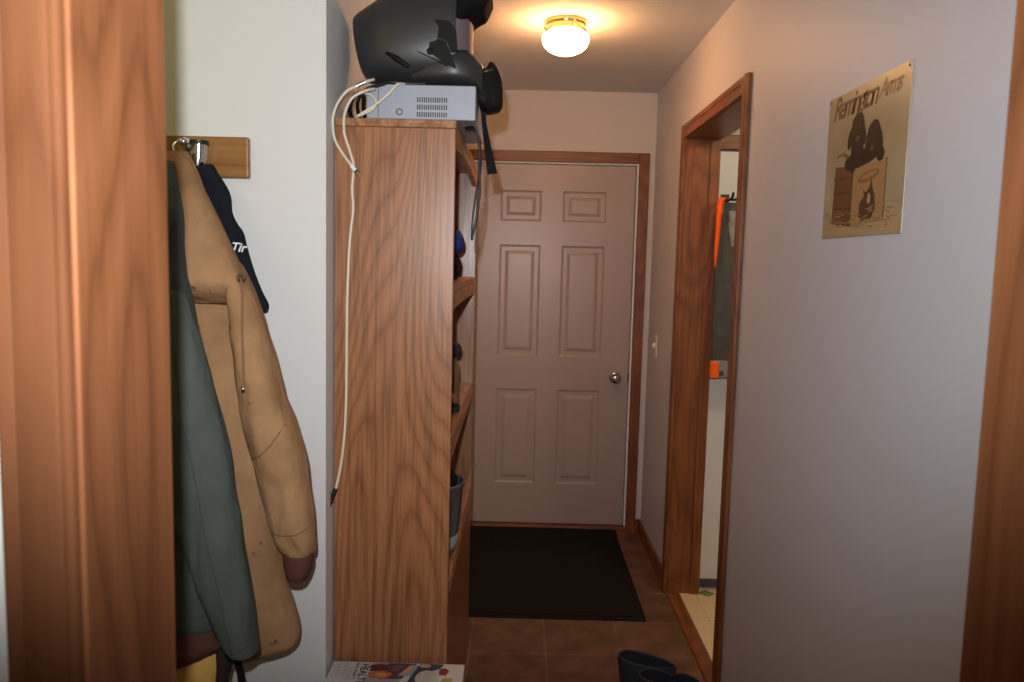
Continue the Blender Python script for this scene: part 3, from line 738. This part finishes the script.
# chin strap hanging from under the mouth guard
L = [(-.122, 1.990), (-.114, 1.962), (-.110, 1.930), (-.104, 1.88), (-.098, 1.835), (-.091, 1.793)]
R = [(-.108, 1.988), (-.100, 1.962), (-.097, 1.930), (-.086, 1.88), (-.075, 1.835), (-.064, 1.797)]
b = MB(); rings = []
for (a, c) in zip(lerp_rows([list(p) for p in L], 4), lerp_rows([list(p) for p in R], 4)):
    rings.append([(a[0], 2.199, a[1]), (c[0], 2.199, c[1]), (c[0], 2.2015, c[1]), (a[0], 2.2015, a[1])])
b.loft(rings, M['black_cloth']); b.build('chin_strap', None, t)

# ------------------------------------------------------------------ coat rack and clothes
t = thing('coat_rack', (-.93, HY, 1.79), 'varnished wooden board with chrome coat hooks on the white wall', 'coat rack')
b = MB(); b.box((-1.22, HY - .020, 1.744), (-.662, HY, 1.843), M['rack'], .005); b.build('board', None, t)
for x in (-.80, -1.03):
    b = MB()
    b.box((x - .014, HY - .024, 1.765), (x + .014, HY - .0195, 1.832), M['chrome'], .002)
    b.tube([(x, HY - .022, 1.805), (x, HY - .05, 1.808), (x + .002, HY - .070, 1.815), (x + .004, HY - .076, 1.818)], [.006, .006, .0065, .007], M['chrome'], 12)
    b.lathe([(.004, -.006), (.013, -.003), (.0155, .003), (.013, .009), (.005, .012), (.0005, .012)], (x + .004, HY - .076, 1.818), M['chrome'], 18)
    b.tube([(x, HY - .022, 1.785), (x, HY - .045, 1.766), (x, HY - .068, 1.768), (x, HY - .078, 1.790)], [.006, .006, .006, .005], M['chrome'], 12)
    b.build('hook', None, t, smooth=True, auto=50)
# thick chrome clip beside the tan jacket's loop
t2 = thing('hanger_clip', (-.765, HY - .1, 1.79), 'shiny chrome spring clip hooked on the coat rack above the tan jacket', 'clip')
b = MB(); b.tube([(-.772, HY - .045, 1.822), (-.774, HY - .045, 1.785), (-.778, HY - .045, 1.758)], [.020, .0185, .014], M['chrome'], 18, False); [b.tube([(-.7725, HY - .045, z), (-.7728, HY - .045, z - .004)], .0215, M['chrome'], 18, False) for z in (1.812, 1.800, 1.788)]; b.build('barrel', None, t2, smooth=True, auto=40)
b = MB(); b.tube([(-.772, HY - .045, 1.818), (-.772, HY - .045, 1.828)], .0235, M['cable_black'], 18, False); b.build('cap', None, t2, smooth=True, auto=40)
b = MB(); b.tube([(-.790, HY - .050, 1.822), (-.808, HY - .055, 1.828), (-.825, HY - .06, 1.814), (-.820, HY - .062, 1.795), (-.806, HY - .06, 1.782), (-.792, HY - .05, 1.775)], .0042, M['chrome'], 10); b.build('loop', None, t2, smooth=True)

def fold_noise(x, z, freq, seed, folds):
    w = noise.noise((x * freq[0] + seed, z * freq[1], seed * 2.3)) + .5 * noise.noise((x * freq[0] * 2.3 + seed, z * freq[1] * 2.6, seed))
    return w + folds * sin(x * 70 + 2.5 * noise.noise((x * 5, z * 3, seed)) + z * 4)
def seam(rows, pts, r, m, name, parent, wr, seed, p=.85, freq=(16., 4.)):
    """a stitched seam laid on the front of a garment: points are (height, across from -1 to 1)"""
    rr = lerp_rows([list(q) for q in rows], 10); out = []
    for z, u in lerp_rows([list(q) for q in pts], 6):
        row = min(rr, key=lambda q: abs(q[0] - z)); xc, hw = (row[1] + row[2]) / 2, (row[2] - row[1]) / 2
        c = min(.999, abs(u)) ** (1 / p); sq = math.sqrt(1 - c * c); x = xc + hw * u
        y = row[3] - row[4] * sq ** p + wr * fold_noise(x, z, freq, seed, 0) * sq ** .5
        out.append((x, y - r * .1, z))
    b = MB(); b.tube(out, r, m, 6, False); return b.build(name, None, parent, smooth=True)
def garment(rows, m, name, parent=None, sub=6, n=44, wr=.006, seed=0., p=.85, freq=(16., 4.), folds=0.):
    """cloth hanging in folds: closed rings from (height, left, right, depth, half thickness)"""
    b = MB(); rings = []
    rr = lerp_rows([list(r) for r in rows], sub)
    for (z, xl, xr, yc, th) in rr:
        xc, hw = (xl + xr) / 2, (xr - xl) / 2; ring = []
        for k in range(n):
            q = 2 * pi * k / n; cq, sq = cos(q), sin(q)
            x = xc + hw * abs(cq) ** p * (1 if cq >= 0 else -1)
            y = yc + th * abs(sq) ** p * (1 if sq >= 0 else -1)
            w = fold_noise(x, z, freq, seed, folds)
            edge = abs(sq) ** .5
            y += wr * w * edge * (1 if sq < 0 else .5)
            x += wr * .5 * noise.noise((z * 14 + seed, q, 1.3)) * (1 - edge * .6)
            ring.append((x, y, z + .004 * noise.noise((x * 20, seed, z * 5)) ))
        rings.append(ring)
    b.loft(rings, m)
    return b.build(name, m, parent, smooth=True)

TAN_BODY = [(1.796,-0.822,-0.798,1.895,0.012), (1.784,-0.838,-0.777,1.890,0.020), (1.695,-0.845,-0.733,1.870,0.040), (1.590,-0.862,-0.693,1.860,0.050), (1.498,-0.868,-0.658,1.850,0.060), (1.382,-0.880,-0.618,1.840,0.070), (1.244,-0.883,-0.599,1.820,0.080), (1.128,-0.886,-0.578,1.810,0.085), (0.988,-0.894,-0.554,1.800,0.090), (0.843,-0.907,-0.536,1.800,0.090), (0.746,-0.911,-0.515,1.800,0.085), (0.696,-0.913,-0.499,1.800,0.080), (0.659,-0.914,-0.497,1.800,0.075), (0.635,-0.914,-0.516,1.800,0.070), (0.611,-0.908,-0.587,1.800,0.050)]
TAN_HOOD = [(1.790,-0.820,-0.785,1.870,0.012), (1.772,-0.821,-0.761,1.850,0.030), (1.689,-0.805,-0.702,1.790,0.050), (1.589,-0.787,-0.645,1.760,0.060), (1.513,-0.759,-0.603,1.740,0.065), (1.477,-0.738,-0.590,1.750,0.050), (1.462,-0.730,-0.588,1.765,0.036), (1.450,-0.728,-0.595,1.780,0.022)]
TAN_SLEEVE = [(1.542,-0.655,-0.628,1.780,0.030), (1.514,-0.648,-0.604,1.760,0.045), (1.461,-0.632,-0.573,1.740,0.055), (1.364,-0.615,-0.537,1.720,0.060), (1.288,-0.602,-0.512,1.710,0.062), (1.244,-0.598,-0.501,1.710,0.062), (1.179,-0.590,-0.475,1.710,0.065), (1.111,-0.575,-0.460,1.710,0.065), (1.032,-0.553,-0.451,1.710,0.062), (0.965,-0.534,-0.438,1.710,0.058), (0.919,-0.518,-0.438,1.710,0.052), (0.905,-0.509,-0.442,1.710,0.045)]
TAN_CUFF = [(0.924,-0.507,-0.445,1.710,0.040), (0.885,-0.507,-0.442,1.710,0.042), (0.861,-0.503,-0.447,1.710,0.040), (0.843,-0.499,-0.456,1.710,0.030)]
GREEN_BODY = [(1.765,-0.830,-0.781,1.800,0.015), (1.692,-0.833,-0.730,1.710,0.035), (1.637,-0.846,-0.708,1.670,0.050), (1.564,-0.866,-0.700,1.660,0.060), (1.461,-0.879,-0.685,1.655,0.065), (1.366,-0.891,-0.664,1.650,0.068), (1.207,-0.904,-0.624,1.650,0.070), (1.033,-0.914,-0.605,1.650,0.070), (0.901,-0.922,-0.597,1.650,0.070), (0.830,-0.929,-0.605,1.650,0.065), (0.772,-0.931,-0.618,1.650,0.060), (0.757,-0.932,-0.624,1.650,0.055)]
GREEN_SLEEVE = [(1.485,-0.716,-0.679,1.620,0.020), (1.375,-0.721,-0.640,1.590,0.040), (1.226,-0.719,-0.590,1.570,0.050), (1.061,-0.694,-0.563,1.570,0.050), (0.935,-0.659,-0.544,1.570,0.050), (0.851,-0.631,-0.532,1.570,0.050), (0.765,-0.595,-0.523,1.570,0.045), (0.744,-0.583,-0.519,1.570,0.040)]
GREEN_HEM = [(0.790,-0.931,-0.616,1.650,0.050), (0.720,-0.932,-0.619,1.650,0.052), (0.696,-0.933,-0.648,1.650,0.052), (0.668,-0.933,-0.701,1.650,0.050), (0.649,-0.934,-0.736,1.650,0.040)]
YELLOW = [(1.60,-0.91,-0.80,1.78,0.010), (1.183,-0.960,-0.711,1.724,0.010), (0.90,-0.966,-0.690,1.724,0.010), (0.760,-0.972,-0.662,1.715,0.020), (0.651,-0.976,-0.648,1.700,0.035), (0.560,-0.978,-0.652,1.700,0.04), (0.366,-0.984,-0.670,1.70,0.045), (0.03,-0.99,-0.680,1.70,0.045)]
YTRIM = [(0.766,-0.665,-0.640,1.700,0.020), (0.659,-0.650,-0.622,1.69,0.028), (0.569,-0.656,-0.636,1.69,0.028), (0.375,-0.675,-0.652,1.69,0.028), (0.03,-0.683,-0.662,1.69,0.028)]
STRAP = [(-0.645, 1.7, 0.720), (-0.625, 1.695, 0.690), (-0.612, 1.69, 0.667), (-0.603, 1.69, 0.639), (-0.598, 1.69, 0.602), (-0.597, 1.69, 0.516)]

t = thing('jacket', (-.80, 1.85, .61), 'tan duck canvas work jacket with brown rib cuff hanging from the coat rack', 'jacket')
body = garment(TAN_BODY, M['tan'], 'body', t, wr=.016, seed=1.)
hood = garment(TAN_HOOD, M['tan'], 'hood', t, wr=.011, seed=4.)
garment(TAN_SLEEVE, M['tan'], 'sleeve', t, wr=.018, seed=8., freq=(14., 9.))
thread = plain('dark_tan_thread', (.20, .105, .05), .9)
seam(TAN_SLEEVE, [(1.125, -.75), (1.135, -.3), (1.165, .3), (1.20, .86)], .0016, thread, 'elbow_seam', t, .018, 8., freq=(14., 9.))
seam(TAN_SLEEVE, [(1.12, -.70), (1.05, -.55), (.97, -.62), (.93, -.7)], .0016, thread, 'elbow_seam', t, .018, 8., freq=(14., 9.))
seam(TAN_SLEEVE, [(.962, -.9), (.958, -.3), (.962, .4), (.972, .9)], .0016, thread, 'cuff_seam', t, .018, 8., freq=(14., 9.))
seam(TAN_BODY, [(1.40, .30), (1.25, .42), (1.10, .50), (.95, .58), (.80, .62), (.66, .62)], .0016, thread, 'front_seam', t, .016, 1.)
garment(TAN_CUFF, M['rib_brown'], 'cuff', t, wr=.003, seed=2., folds=.5)
b = MB(); b.tube([(-.588, 1.684, 1.506), (-.583, 1.676, 1.464), (-.577, 1.655, 1.402), (-.572, 1.646, 1.34), (-.570, 1.642, 1.282)], .0026, plain('tan_cord', (.22, .11, .055), .8), 8); b.build('drawcord', None, t, smooth=True)
b = MB(); b.lathe([(.009, .002), (.009, -.003), (.004, -.003), (.004, .002)], (-.590, 1.690, 1.510), M['hinge'], 16, 'y', False, False); b.build('grommet', None, t, smooth=True)
b = MB(); b.tube([(-.5715, 1.643, 1.286), (-.5705, 1.642, 1.272)], .0042, M['chrome'], 10, False); b.build('cord_tip', None, t, smooth=True)
# seam across the elbow of the sleeve
t = thing('jacket', (-.85, 1.70, .65), 'grey-green canvas jacket with brown rib hem hanging in front of the tan one', 'jacket')
garment(GREEN_BODY, M['green'], 'body', t, wr=.010, seed=11.)
garment(GREEN_SLEEVE, M['green'], 'sleeve', t, wr=.010, seed=15., freq=(18., 8.))
thread_g = plain('dark_green_thread', (.055, .066, .059), .9)
seam(GREEN_SLEEVE, [(1.40, .05), (1.2, .15), (1.0, .15), (.85, .1), (.76, 0)], .0014, thread_g, 'sleeve_seam', t, .010, 15., freq=(18., 8.))
seam(GREEN_SLEEVE, [(.772, -.9), (.768, -.2), (.766, .4), (.770, .9)], .0014, thread_g, 'cuff_seam', t, .010, 15., freq=(18., 8.))
garment(GREEN_HEM, M['rib_brown'], 'waistband', t, wr=.003, seed=17., folds=.5)
t = thing('overalls', (-.84, 1.76, .03), 'mustard yellow overalls with dark edging showing below the grey-green jacket', 'overalls')
garment(YELLOW, M['yellow'], 'leg', t, wr=.008, seed=21.)
garment(YTRIM, plain('dark_plum_binding', (.030, .014, .016), .9), 'edging', t, wr=.002, seed=23.)
b = MB(); rings = []
for p in catmull(STRAP, 5):
    w = .0085 if p.z < .665 else .016
    rings.append([(p.x - w, p.y, p.z), (p.x + w, p.y - .003, p.z), (p.x + w, p.y + .003, p.z), (p.x - w, p.y + .004, p.z)])
b.loft(rings, M['black_cloth']); b.build('strap', None, t)
# navy garment behind the tan jacket, with white lettering
NR = [(-.763, 1.767), (-.739, 1.773), (-.725, 1.752), (-.709, 1.729), (-.695, 1.699), (-.693, 1.664), (-.681, 1.636), (-.665, 1.613), (-.656, 1.575), (-.637, 1.512), (-.623, 1.476), (-.606, 1.441), (-.611, 1.422)]
NL = [(-.790, 1.767), (-.790, 1.740), (-.785, 1.720), (-.775, 1.690), (-.760, 1.660), (-.750, 1.630), (-.735, 1.60), (-.720, 1.57), (-.705, 1.54), (-.680, 1.490), (-.655, 1.456), (-.640, 1.430), (-.620, 1.418)]
t = thing('sweatshirt', (-.70, 1.92, 1.42), 'dark navy garment with white lettering hanging behind the tan jacket', 'sweatshirt')
b = MB(); rings = []
for i, (l, r) in enumerate(zip(lerp_rows([list(q) for q in NL], 4), lerp_rows([list(q) for q in NR], 4))):
    ring = []
    cx, cz = (l[0] + r[0]) / 2, (l[1] + r[1]) / 2; hx, hz = (r[0] - l[0]) / 2, (r[1] - l[1]) / 2
    for k in range(24):
        q = 2 * pi * k / 24; c_ = abs(cos(q)) ** .8 * (1 if cos(q) >= 0 else -1)
        ring.append((cx + hx * c_, 1.925 + .018 * sin(q) + .003 * noise.noise((cx * 40, cz * 40, q)), cz + hz * c_))
    rings.append(ring)
b.loft(rings, M['navy']); b.build('body', None, t, smooth=True)
text_obj('lettering', 'Tir', .030, (-.691, 1.9055, 1.568), (1, 0, -.06), (.10, 0, 1), M['white_print'], t, shear=.25, fat=.0006)
b = MB(); b.tube([(-.778, 1.862, 1.782), (-.766, 1.858, 1.763), (-.754, 1.856, 1.742), (-.744, 1.862, 1.722)], .0045, M['orange'], 8); b.build('hanging_loop', None, t, smooth=True)

# ------------------------------------------------------------------ jacket in the side room
J2 = [(1.843,0.906,0.996,3.620,0.020), (1.790,0.893,1.041,3.610,0.035), (1.634,0.880,1.104,3.600,0.042), (1.410,0.882,1.162,3.600,0.045), (1.206,0.884,1.196,3.600,0.045), (1.082,0.885,1.204,3.600,0.042), (1.064,0.886,1.205,3.600,0.035)]
t = thing('jacket', (1.0, 3.64, 1.06), 'charcoal jacket with orange trim hanging before the white side door', 'jacket')
garment(J2, M['dark_cloth'], 'body', t, wr=.008, seed=31.)
b = MB()
garment([(1.135, .884, 1.200, 3.60, .047), (1.10, .885, 1.203, 3.60, .047), (1.058, .885, 1.206, 3.60, .040)], M['grey_cloth'], 'lower_band', t, wr=.003, seed=33.)
garment([(1.128, .874, .915, 3.565, .012), (1.09, .874, .915, 3.565, .012), (1.056, .876, .917, 3.565, .012)], M['orange'], 'orange_patch', t, wr=.001, seed=35.)
b = MB(); rings = []
for (x, y, z, w) in lerp_rows([[.925, 3.585, 1.862, .012], [.895, 3.575, 1.858, .016], [.884, 3.566, 1.80, .014], [.880, 3.562, 1.72, .011], [.876, 3.560, 1.63, .009], [.874, 3.560, 1.555, .004]], 5):
    rings.append([(x - w, y, z), (x, y - .006, z), (x + w, y, z), (x, y + .006, z)])
b.loft(rings, M['orange']); b.build('orange_strap', None, t, smooth=True)
for k, (z0, x0, x1, hgt) in enumerate(((1.76, .925, .975, .085), (1.70, .925, .985, .11), (1.40, .965, 1.0, .18))):
    garment([(z0 + hgt / 2, x0, x1, 3.562, .012), (z0, x0 + .004, x1 + .006, 3.556, .016), (z0 - hgt / 2, x0 + .015, x1 + .01, 3.558, .010)], M['grey_cloth'], 'grey_panel', t, wr=.003, seed=40. + k, n=20)
t = thing('door_hook', (.945, 3.73, 1.86), 'small black hook on the white side door above the charcoal jacket', 'hook')
b = MB(); b.box((.925, 3.722, 1.83), (.965, 3.728, 1.89), M['cable_black'], .002); b.build('plate', None, t)
b = MB(); b.tube([(.945, 3.724, 1.865), (.945, 3.66, 1.860), (.945, 3.60, 1.865), (.943, 3.575, 1.885)], .006, M['cable_black'], 10); b.build('prong', None, t, smooth=True)
b = MB(); b.tube([(.955, 3.724, 1.868), (.975, 3.66, 1.862), (.985, 3.61, 1.868)], .006, M['cable_black'], 10); b.build('prong', None, t, smooth=True)

# ------------------------------------------------------------------ tin sign on the right wall
t = thing('tin_sign', (RX, 1.77, 1.63), 'sepia tin sign of two black puppies in a crate, pinned to the grey wall', 'sign')
SX0, SX1, SZ0, SZ1 = 1.972, 1.566, 1.632, 1.963       # left edge (far) .. right edge (near), bottom .. top
face = RX - .003
paper, pnt, pb = new_mat('aged_sepia_print')
tc = pnt.nodes.new('ShaderNodeTexCoord'); nz = pnt.nodes.new('ShaderNodeTexNoise'); nz.inputs['Scale'].default_value = 6; nz.inputs['Detail'].default_value = 5
pnt.links.new(tc.outputs['Object'], nz.inputs['Vector'])
rp = pnt.nodes.new('ShaderNodeValToRGB'); rp.color_ramp.elements[0].position = .3; rp.color_ramp.elements[1].position = .7
rp.color_ramp.elements[0].color = (.30, .22, .12, 1); rp.color_ramp.elements[1].color = (.40, .34, .22, 1)
pnt.links.new(nz.outputs['Fac'], rp.inputs['Fac']); pnt.links.new(rp.outputs['Color'], pb.inputs['Base Color'])
pb.inputs['Roughness'].default_value = .32; pb.inputs['Specular IOR Level'].default_value = .6
b = MB(); b.box((face, SX1, SZ0), (RX, SX0, SZ1), paper, .001); b.build('plate', None, t)
def UV(u, v): return (SX0 + (SX1 - SX0) * u, SZ0 + (SZ1 - SZ0) * v)
b = MB(); lay = [0]
def ink(poly, m):
    lay[0] += 1; x = face - .00005 - lay[0] * .00003
    b.prism([(x + .00006, *UV(u, v)) for u, v in poly], (-.00006, 0, 0), m)
def blob(cu, cv, ru, rv, n=18, rot=0., wob=0., sd=0.):
    out = []
    for k in range(n):
        q = 2 * pi * k / n; r = 1 + wob * noise.noise((cos(q) * 2 + sd, sin(q) * 2, sd))
        x, y = ru * r * cos(q), rv * r * sin(q)
        out.append((cu + x * cos(rot) - y * sin(rot), cv + x * sin(rot) + y * cos(rot)))
    return out
straw = plain('sign_straw', (.42, .29, .15), .5, spec=.15); straw2 = plain('sign_straw_dark', (.20, .12, .05), .5, spec=.15)
pup = plain('sign_black', (.022, .014, .011), .5, spec=.15); pup2 = plain('sign_black_sheen', (.085, .06, .045), .5, spec=.15)
cr1 = plain('sign_crate_side', (.15, .062, .030), .5, spec=.15); cr2 = plain('sign_crate_front', (.36, .20, .085), .5, spec=.15)
crl = plain('sign_crate_lines', (.09, .04, .02), .5, spec=.15); txt = plain('sign_brown_ink', (.17, .095, .045), .5, spec=.15)
ink([(0.02, .02), (.98, .02), (.98, .17), (.85, .20), (.70, .15), (.5, .14), (.30, .12), (.12, .16), (.02, .22)], straw)
ink([(.135, .10), (.395, .07), (.395, .475), (.150, .50)], cr1)
ink([(.395, .07), (.80, .09), (.805, .475), (.395, .455)], cr2)
for v in (.20, .31, .41): ink([(.14, v), (.393, v - .015), (.393, v - .003), (.14, v + .012)], crl)
ink([(.388, .07), (.402, .07), (.402, .47), (.388, .47)], crl)
ink([(.794, .09), (.803, .09), (.805, .475), (.797, .475)], crl)
ink(blob(.60, .385, .13, .035, rot=.12), plain('sign_emblem', (.24, .125, .05), .5, spec=.15))
ink(blob(.60, .39, .10, .014, rot=.12), cr2)
ink([(.50, .14), (.54, .10), (.66, .11), (.70, .17), (.69, .25), (.66, .30), (.64, .37), (.62, .31), (.58, .28), (.545, .305), (.56, .26), (.51, .22)], crl)
ink(blob(.62, .24, .02, .035), straw)
ink([(.37, .475), (.36, .44), (.41, .43), (.43, .46), (.43, .50)], pup)
ink(blob(.335, .50, .055, .05), pup)
ink([(.32, .49), (.355, .56), (.352, .68), (.50, .68), (.515, .575), (.545, .565), (.565, .62), (.69, .60), (.705, .50), (.60, .47), (.45, .455)], pup)
ink(blob(.425, .715, .088, .108, 24, .0, .12, 1.), pup)
ink(blob(.335, .665, .030, .075, rot=-.22), pup); ink(blob(.508, .665, .028, .070, rot=.22), pup)
ink(blob(.630, .635, .086, .100, 24, -.15, .12, 2.), pup)
ink(blob(.712, .590, .028, .070, rot=.2), pup); ink(blob(.560, .585, .024, .060, rot=-.25), pup)
ink(blob(.725, .505, .045, .045), pup)
ink(blob(.43, .655, .026, .020), pup2); ink(blob(.625, .56, .026, .02), pup2)
ink(blob(.405, .725, .009, .010), pup2); ink(blob(.448, .725, .009, .010), pup2)
ink([(.33, .56), (.26, .585), (.17, .575), (.16, .560), (.25, .565), (.32, .53)], straw2)
rs = random.Random(3)
for k in range(99):
    u = rs.uniform(.03, .88); v = rs.uniform(.05, .18); l = rs.uniform(.03, .09); a = rs.uniform(-.6, .6); w = .004
    b_m = straw if rs.random() < .6 else straw2
    ink([(u, v), (u + l * cos(a), v + l * sin(a) * .6), (u + l * cos(a), v + l * sin(a) * .6 + w), (u, v + w)], b_m)
b.build('picture', None, t)
y_, z_ = UV(.07, .835)
text_obj('lettering', 'Remington', .072, (face - .0003, y_, z_), (0, -1, 0), (0, 0, 1), txt, t, shear=.35, extrude=.00005, spacing=.72, fat=.0012)
y_, z_ = UV(.66, .855)
text_obj('lettering', 'Arms', .055, (face - .0003, y_, z_), (0, -1, 0), (0, 0, 1), plain('sign_faded_ink', (.33, .20, .10), .5, spec=.15), t, shear=.35, extrude=.00005, spacing=.75, fat=.001)
for u, v in ((.02, .975), (.975, .975)):
    b = MB(); b.lathe([(.004, 0), (.004, -.001), (.0005, -.0025)], (face, *UV(u, v)), M['nickel'], 12, 'x'); b.build('pin', None, t, smooth=True)

# ------------------------------------------------------------------ appliance carton in front of the bookcase
KX0, KX1, KY0, KY1, KZ = -.470, -.118, 1.760, 2.032, .480
t = thing('carton', ((KX0 + KX1) / 2, (KY0 + KY1) / 2, 0), 'tall white printed product carton standing in front of the oak bookcase', 'carton')
b = MB(); b.box((KX0, KY0, 0), (KX1, KY1, KZ), M['carton'], .002); b.build('box', None, t)
b = MB(); lay2 = [0]
def flat(poly, m):
    lay2[0] += 1; z = KZ + .00004 + lay2[0] * .00003
    b.prism([(x, y, z) for x, y in poly], (0, 0, .00005), m)
def disc(cx, cy, rx, ry, m, n=20, wob=0., sd=0.):
    flat([(cx + rx * cos(2 * pi * k / n) * (1 + wob * noise.noise((cos(2 * pi * k / n) * 2, sin(2 * pi * k / n) * 2, sd))), cy + ry * sin(2 * pi * k / n) * (1 + wob * noise.noise((sin(2 * pi * k / n) * 2, cos(2 * pi * k / n) * 2, sd + 4)))) for k in range(n)], m)
P = lambda n, c: plain(n, c, .4)
lav, teal, plum = P('print_lavender', (.36, .34, .40)), P('print_dark_teal', (.045, .055, .075)), P('print_plum', (.10, .05, .06))
flat([(-.364, KY1 - .003), (-.275, KY1 - .003), (-.285, 1.80), (-.378, 1.80)], lav)
flat([(-.318, KY1 - .004), (-.245, KY1 - .004), (-.275, 1.95), (-.335, 1.945), (-.345, 1.98)], plum)
flat([(-.300, KY1 - .012), (-.275, KY1 - .012), (-.287, 1.99), (-.312, 1.985)], P('print_wine', (.19, .10, .12)))
flat([(-.262, KY1 - .010), (-.236, KY1 - .012), (-.245, 1.965), (-.290, 1.965)], P('print_steel_blue', (.30, .36, .46)))
flat([(-.262, KY1 - .016), (-.252, KY1 - .018), (-.265, 1.972), (-.284, 1.972)], P('print_apricot', (.75, .38, .16)))
flat([(-.236, KY1 - .003), (-.172, KY1 - .004), (-.182, KY1 - .028), (-.205, 1.99), (-.225, 1.965), (-.262, 1.80), (-.285, 1.80), (-.255, 1.96)], teal)
disc(-.222, 2.018, .016, .010, P('print_peach', (.62, .40, .22)))
disc(-.212, 1.955, .030, .040, P('print_cream', (.62, .58, .50)))
disc(-.345, 2.003, .024, .020, P('print_maroon', (.12, .025, .03)), 22, .5, 1.)
disc(-.335, 1.966, .030, .022, P('print_tomato', (.55, .16, .05)), 22, .4, 2.)
disc(-.332, 1.967, .016, .010, P('print_orange', (.72, .32, .08)), 18, .3, 5.)
disc(-.171, 1.990, .013, .018, P('print_crimson', (.22, .02, .03)), 20, .6, 3.)
flat([(-.170, 1.958), (-.143, 1.958), (-.150, 1.92), (-.178, 1.92)], P('print_lime', (.42, .42, .09)))
for k in range(9):
    for s, (xa, w) in enumerate(((-.447, .0012), (-.430, .0012), (-.4155, .0010))):
        ya = KY1 - .012 - k * .0075 - (s == 2) * .02
        flat([(xa - .006, ya), (xa + .006, ya), (xa + .006, ya - .0016), (xa - .006, ya - .0016)], P('print_grey', (.34, .34, .34)) if 'print_grey' not in bpy.data.materials else bpy.data.materials['print_grey'])
b.build('printed_picture', None, t)
ink_d = plain('print_charcoal', (.02, .02, .02), .5)
text_obj('lettering', 'HEALTHY', .029, (-.390, KY1 - .010, KZ + .0004), (0, -1, 0), (1, 0, 0), ink_d, t, extrude=.0001, fat=.0005)
text_obj('lettering', 'EASY VARIETY', .013, (-.4055, KY1 - .008, KZ + .0004), (0, -1, 0), (1, 0, 0), ink_d, t, extrude=.0001)
b = MB(); b.box((KX0 + .001, (KY0 + KY1) / 2 - .13, KZ - .0001), (KX0 + .002, (KY0 + KY1) / 2 + .13, KZ + .0002), plain('carton_crease', (.45, .45, .45), .6)); b.build('crease', None, t)

# ------------------------------------------------------------------ rubber boots on the tiles
RB = (M['rubber'], M['rubber_in'], M['sole'])
boot('rubber_boot', (.412, 2.262, 0), -.22, .386, 'tall dark navy rubber boot nearest the bookcase on brown tiles', 'rubber boot', RB, 'pair of rubber boots', teardrop=.45)
boot('rubber_boot', (.452, 2.128, 0), -.02, .405, 'tall dark navy rubber boot with pinched top nearest the grey wall', 'rubber boot', RB, 'pair of rubber boots', teardrop=.1, pinch=.6)

# ------------------------------------------------------------------ light: camera flash, the lit ceiling lamp, dim warm ambient for the unseen room behind
def look(o, target):
    d = Vector(target) - o.location; o.rotation_euler = d.to_track_quat('-Z', 'Y').to_euler()
fl = bpy.data.lights.new('camera_flash', 'SPOT'); fl.energy = 118; fl.spot_size = radians(92); fl.spot_blend = 1.; fl.shadow_soft_size = .012
fl.color = (.97, .98, 1.)
fo = bpy.data.objects.new('camera_flash', fl); COL.objects.link(fo); fo.location = (-.036, .02, 1.665); look(fo, (-.14, 2.0, 1.80)); fo.scale = (1.4, 1, 1)
w = bpy.data.worlds.new('world'); S.world = w; w.use_nodes = True
bg = w.node_tree.nodes['Background']; bg.inputs[0].default_value = (1., .74, .42, 1); bg.inputs[1].default_value = .10
# the side room has its own small lit fixture
sl = bpy.data.lights.new('side_room_lamp', 'POINT'); sl.energy = 17; sl.color = (1., .78, .5); sl.shadow_soft_size = .1
so = bpy.data.objects.new('side_room_lamp', sl); COL.objects.link(so); so.location = (1.5, 2.4, 2.35)

hl = bpy.data.lights.new('hall_lamp', 'POINT'); hl.energy = 3.5; hl.color = (1., .80, .30); hl.shadow_soft_size = .12
ho = bpy.data.objects.new('hall_lamp', hl); COL.objects.link(ho); ho.location = (-1.25, 1.15, 2.38)

# ------------------------------------------------------------------ camera
cam = bpy.data.cameras.new('camera'); co = bpy.data.objects.new('camera', cam); COL.objects.link(co)
cam.sensor_width = 23.2; cam.lens = 794. / 1024 * 23.2; cam.clip_start = .02
co.location = (0, 0, 1.56)
co.rotation_euler = (Matrix.Rotation(radians(.35), 3, 'Z') @ Matrix.Rotation(pi / 2 - radians(5.75), 3, 'X') @ Matrix.Rotation(radians(1.4), 3, 'Z')).to_euler()
cam.dof.use_dof = True; cam.dof.focus_distance = 2.4; cam.dof.aperture_fstop = 4.
S.camera = co
vs = S.view_settings
vs.view_transform = 'Standard'; vs.look = 'None'; vs.exposure = 0.; vs.gamma = 1.; vs.use_curve_mapping = False
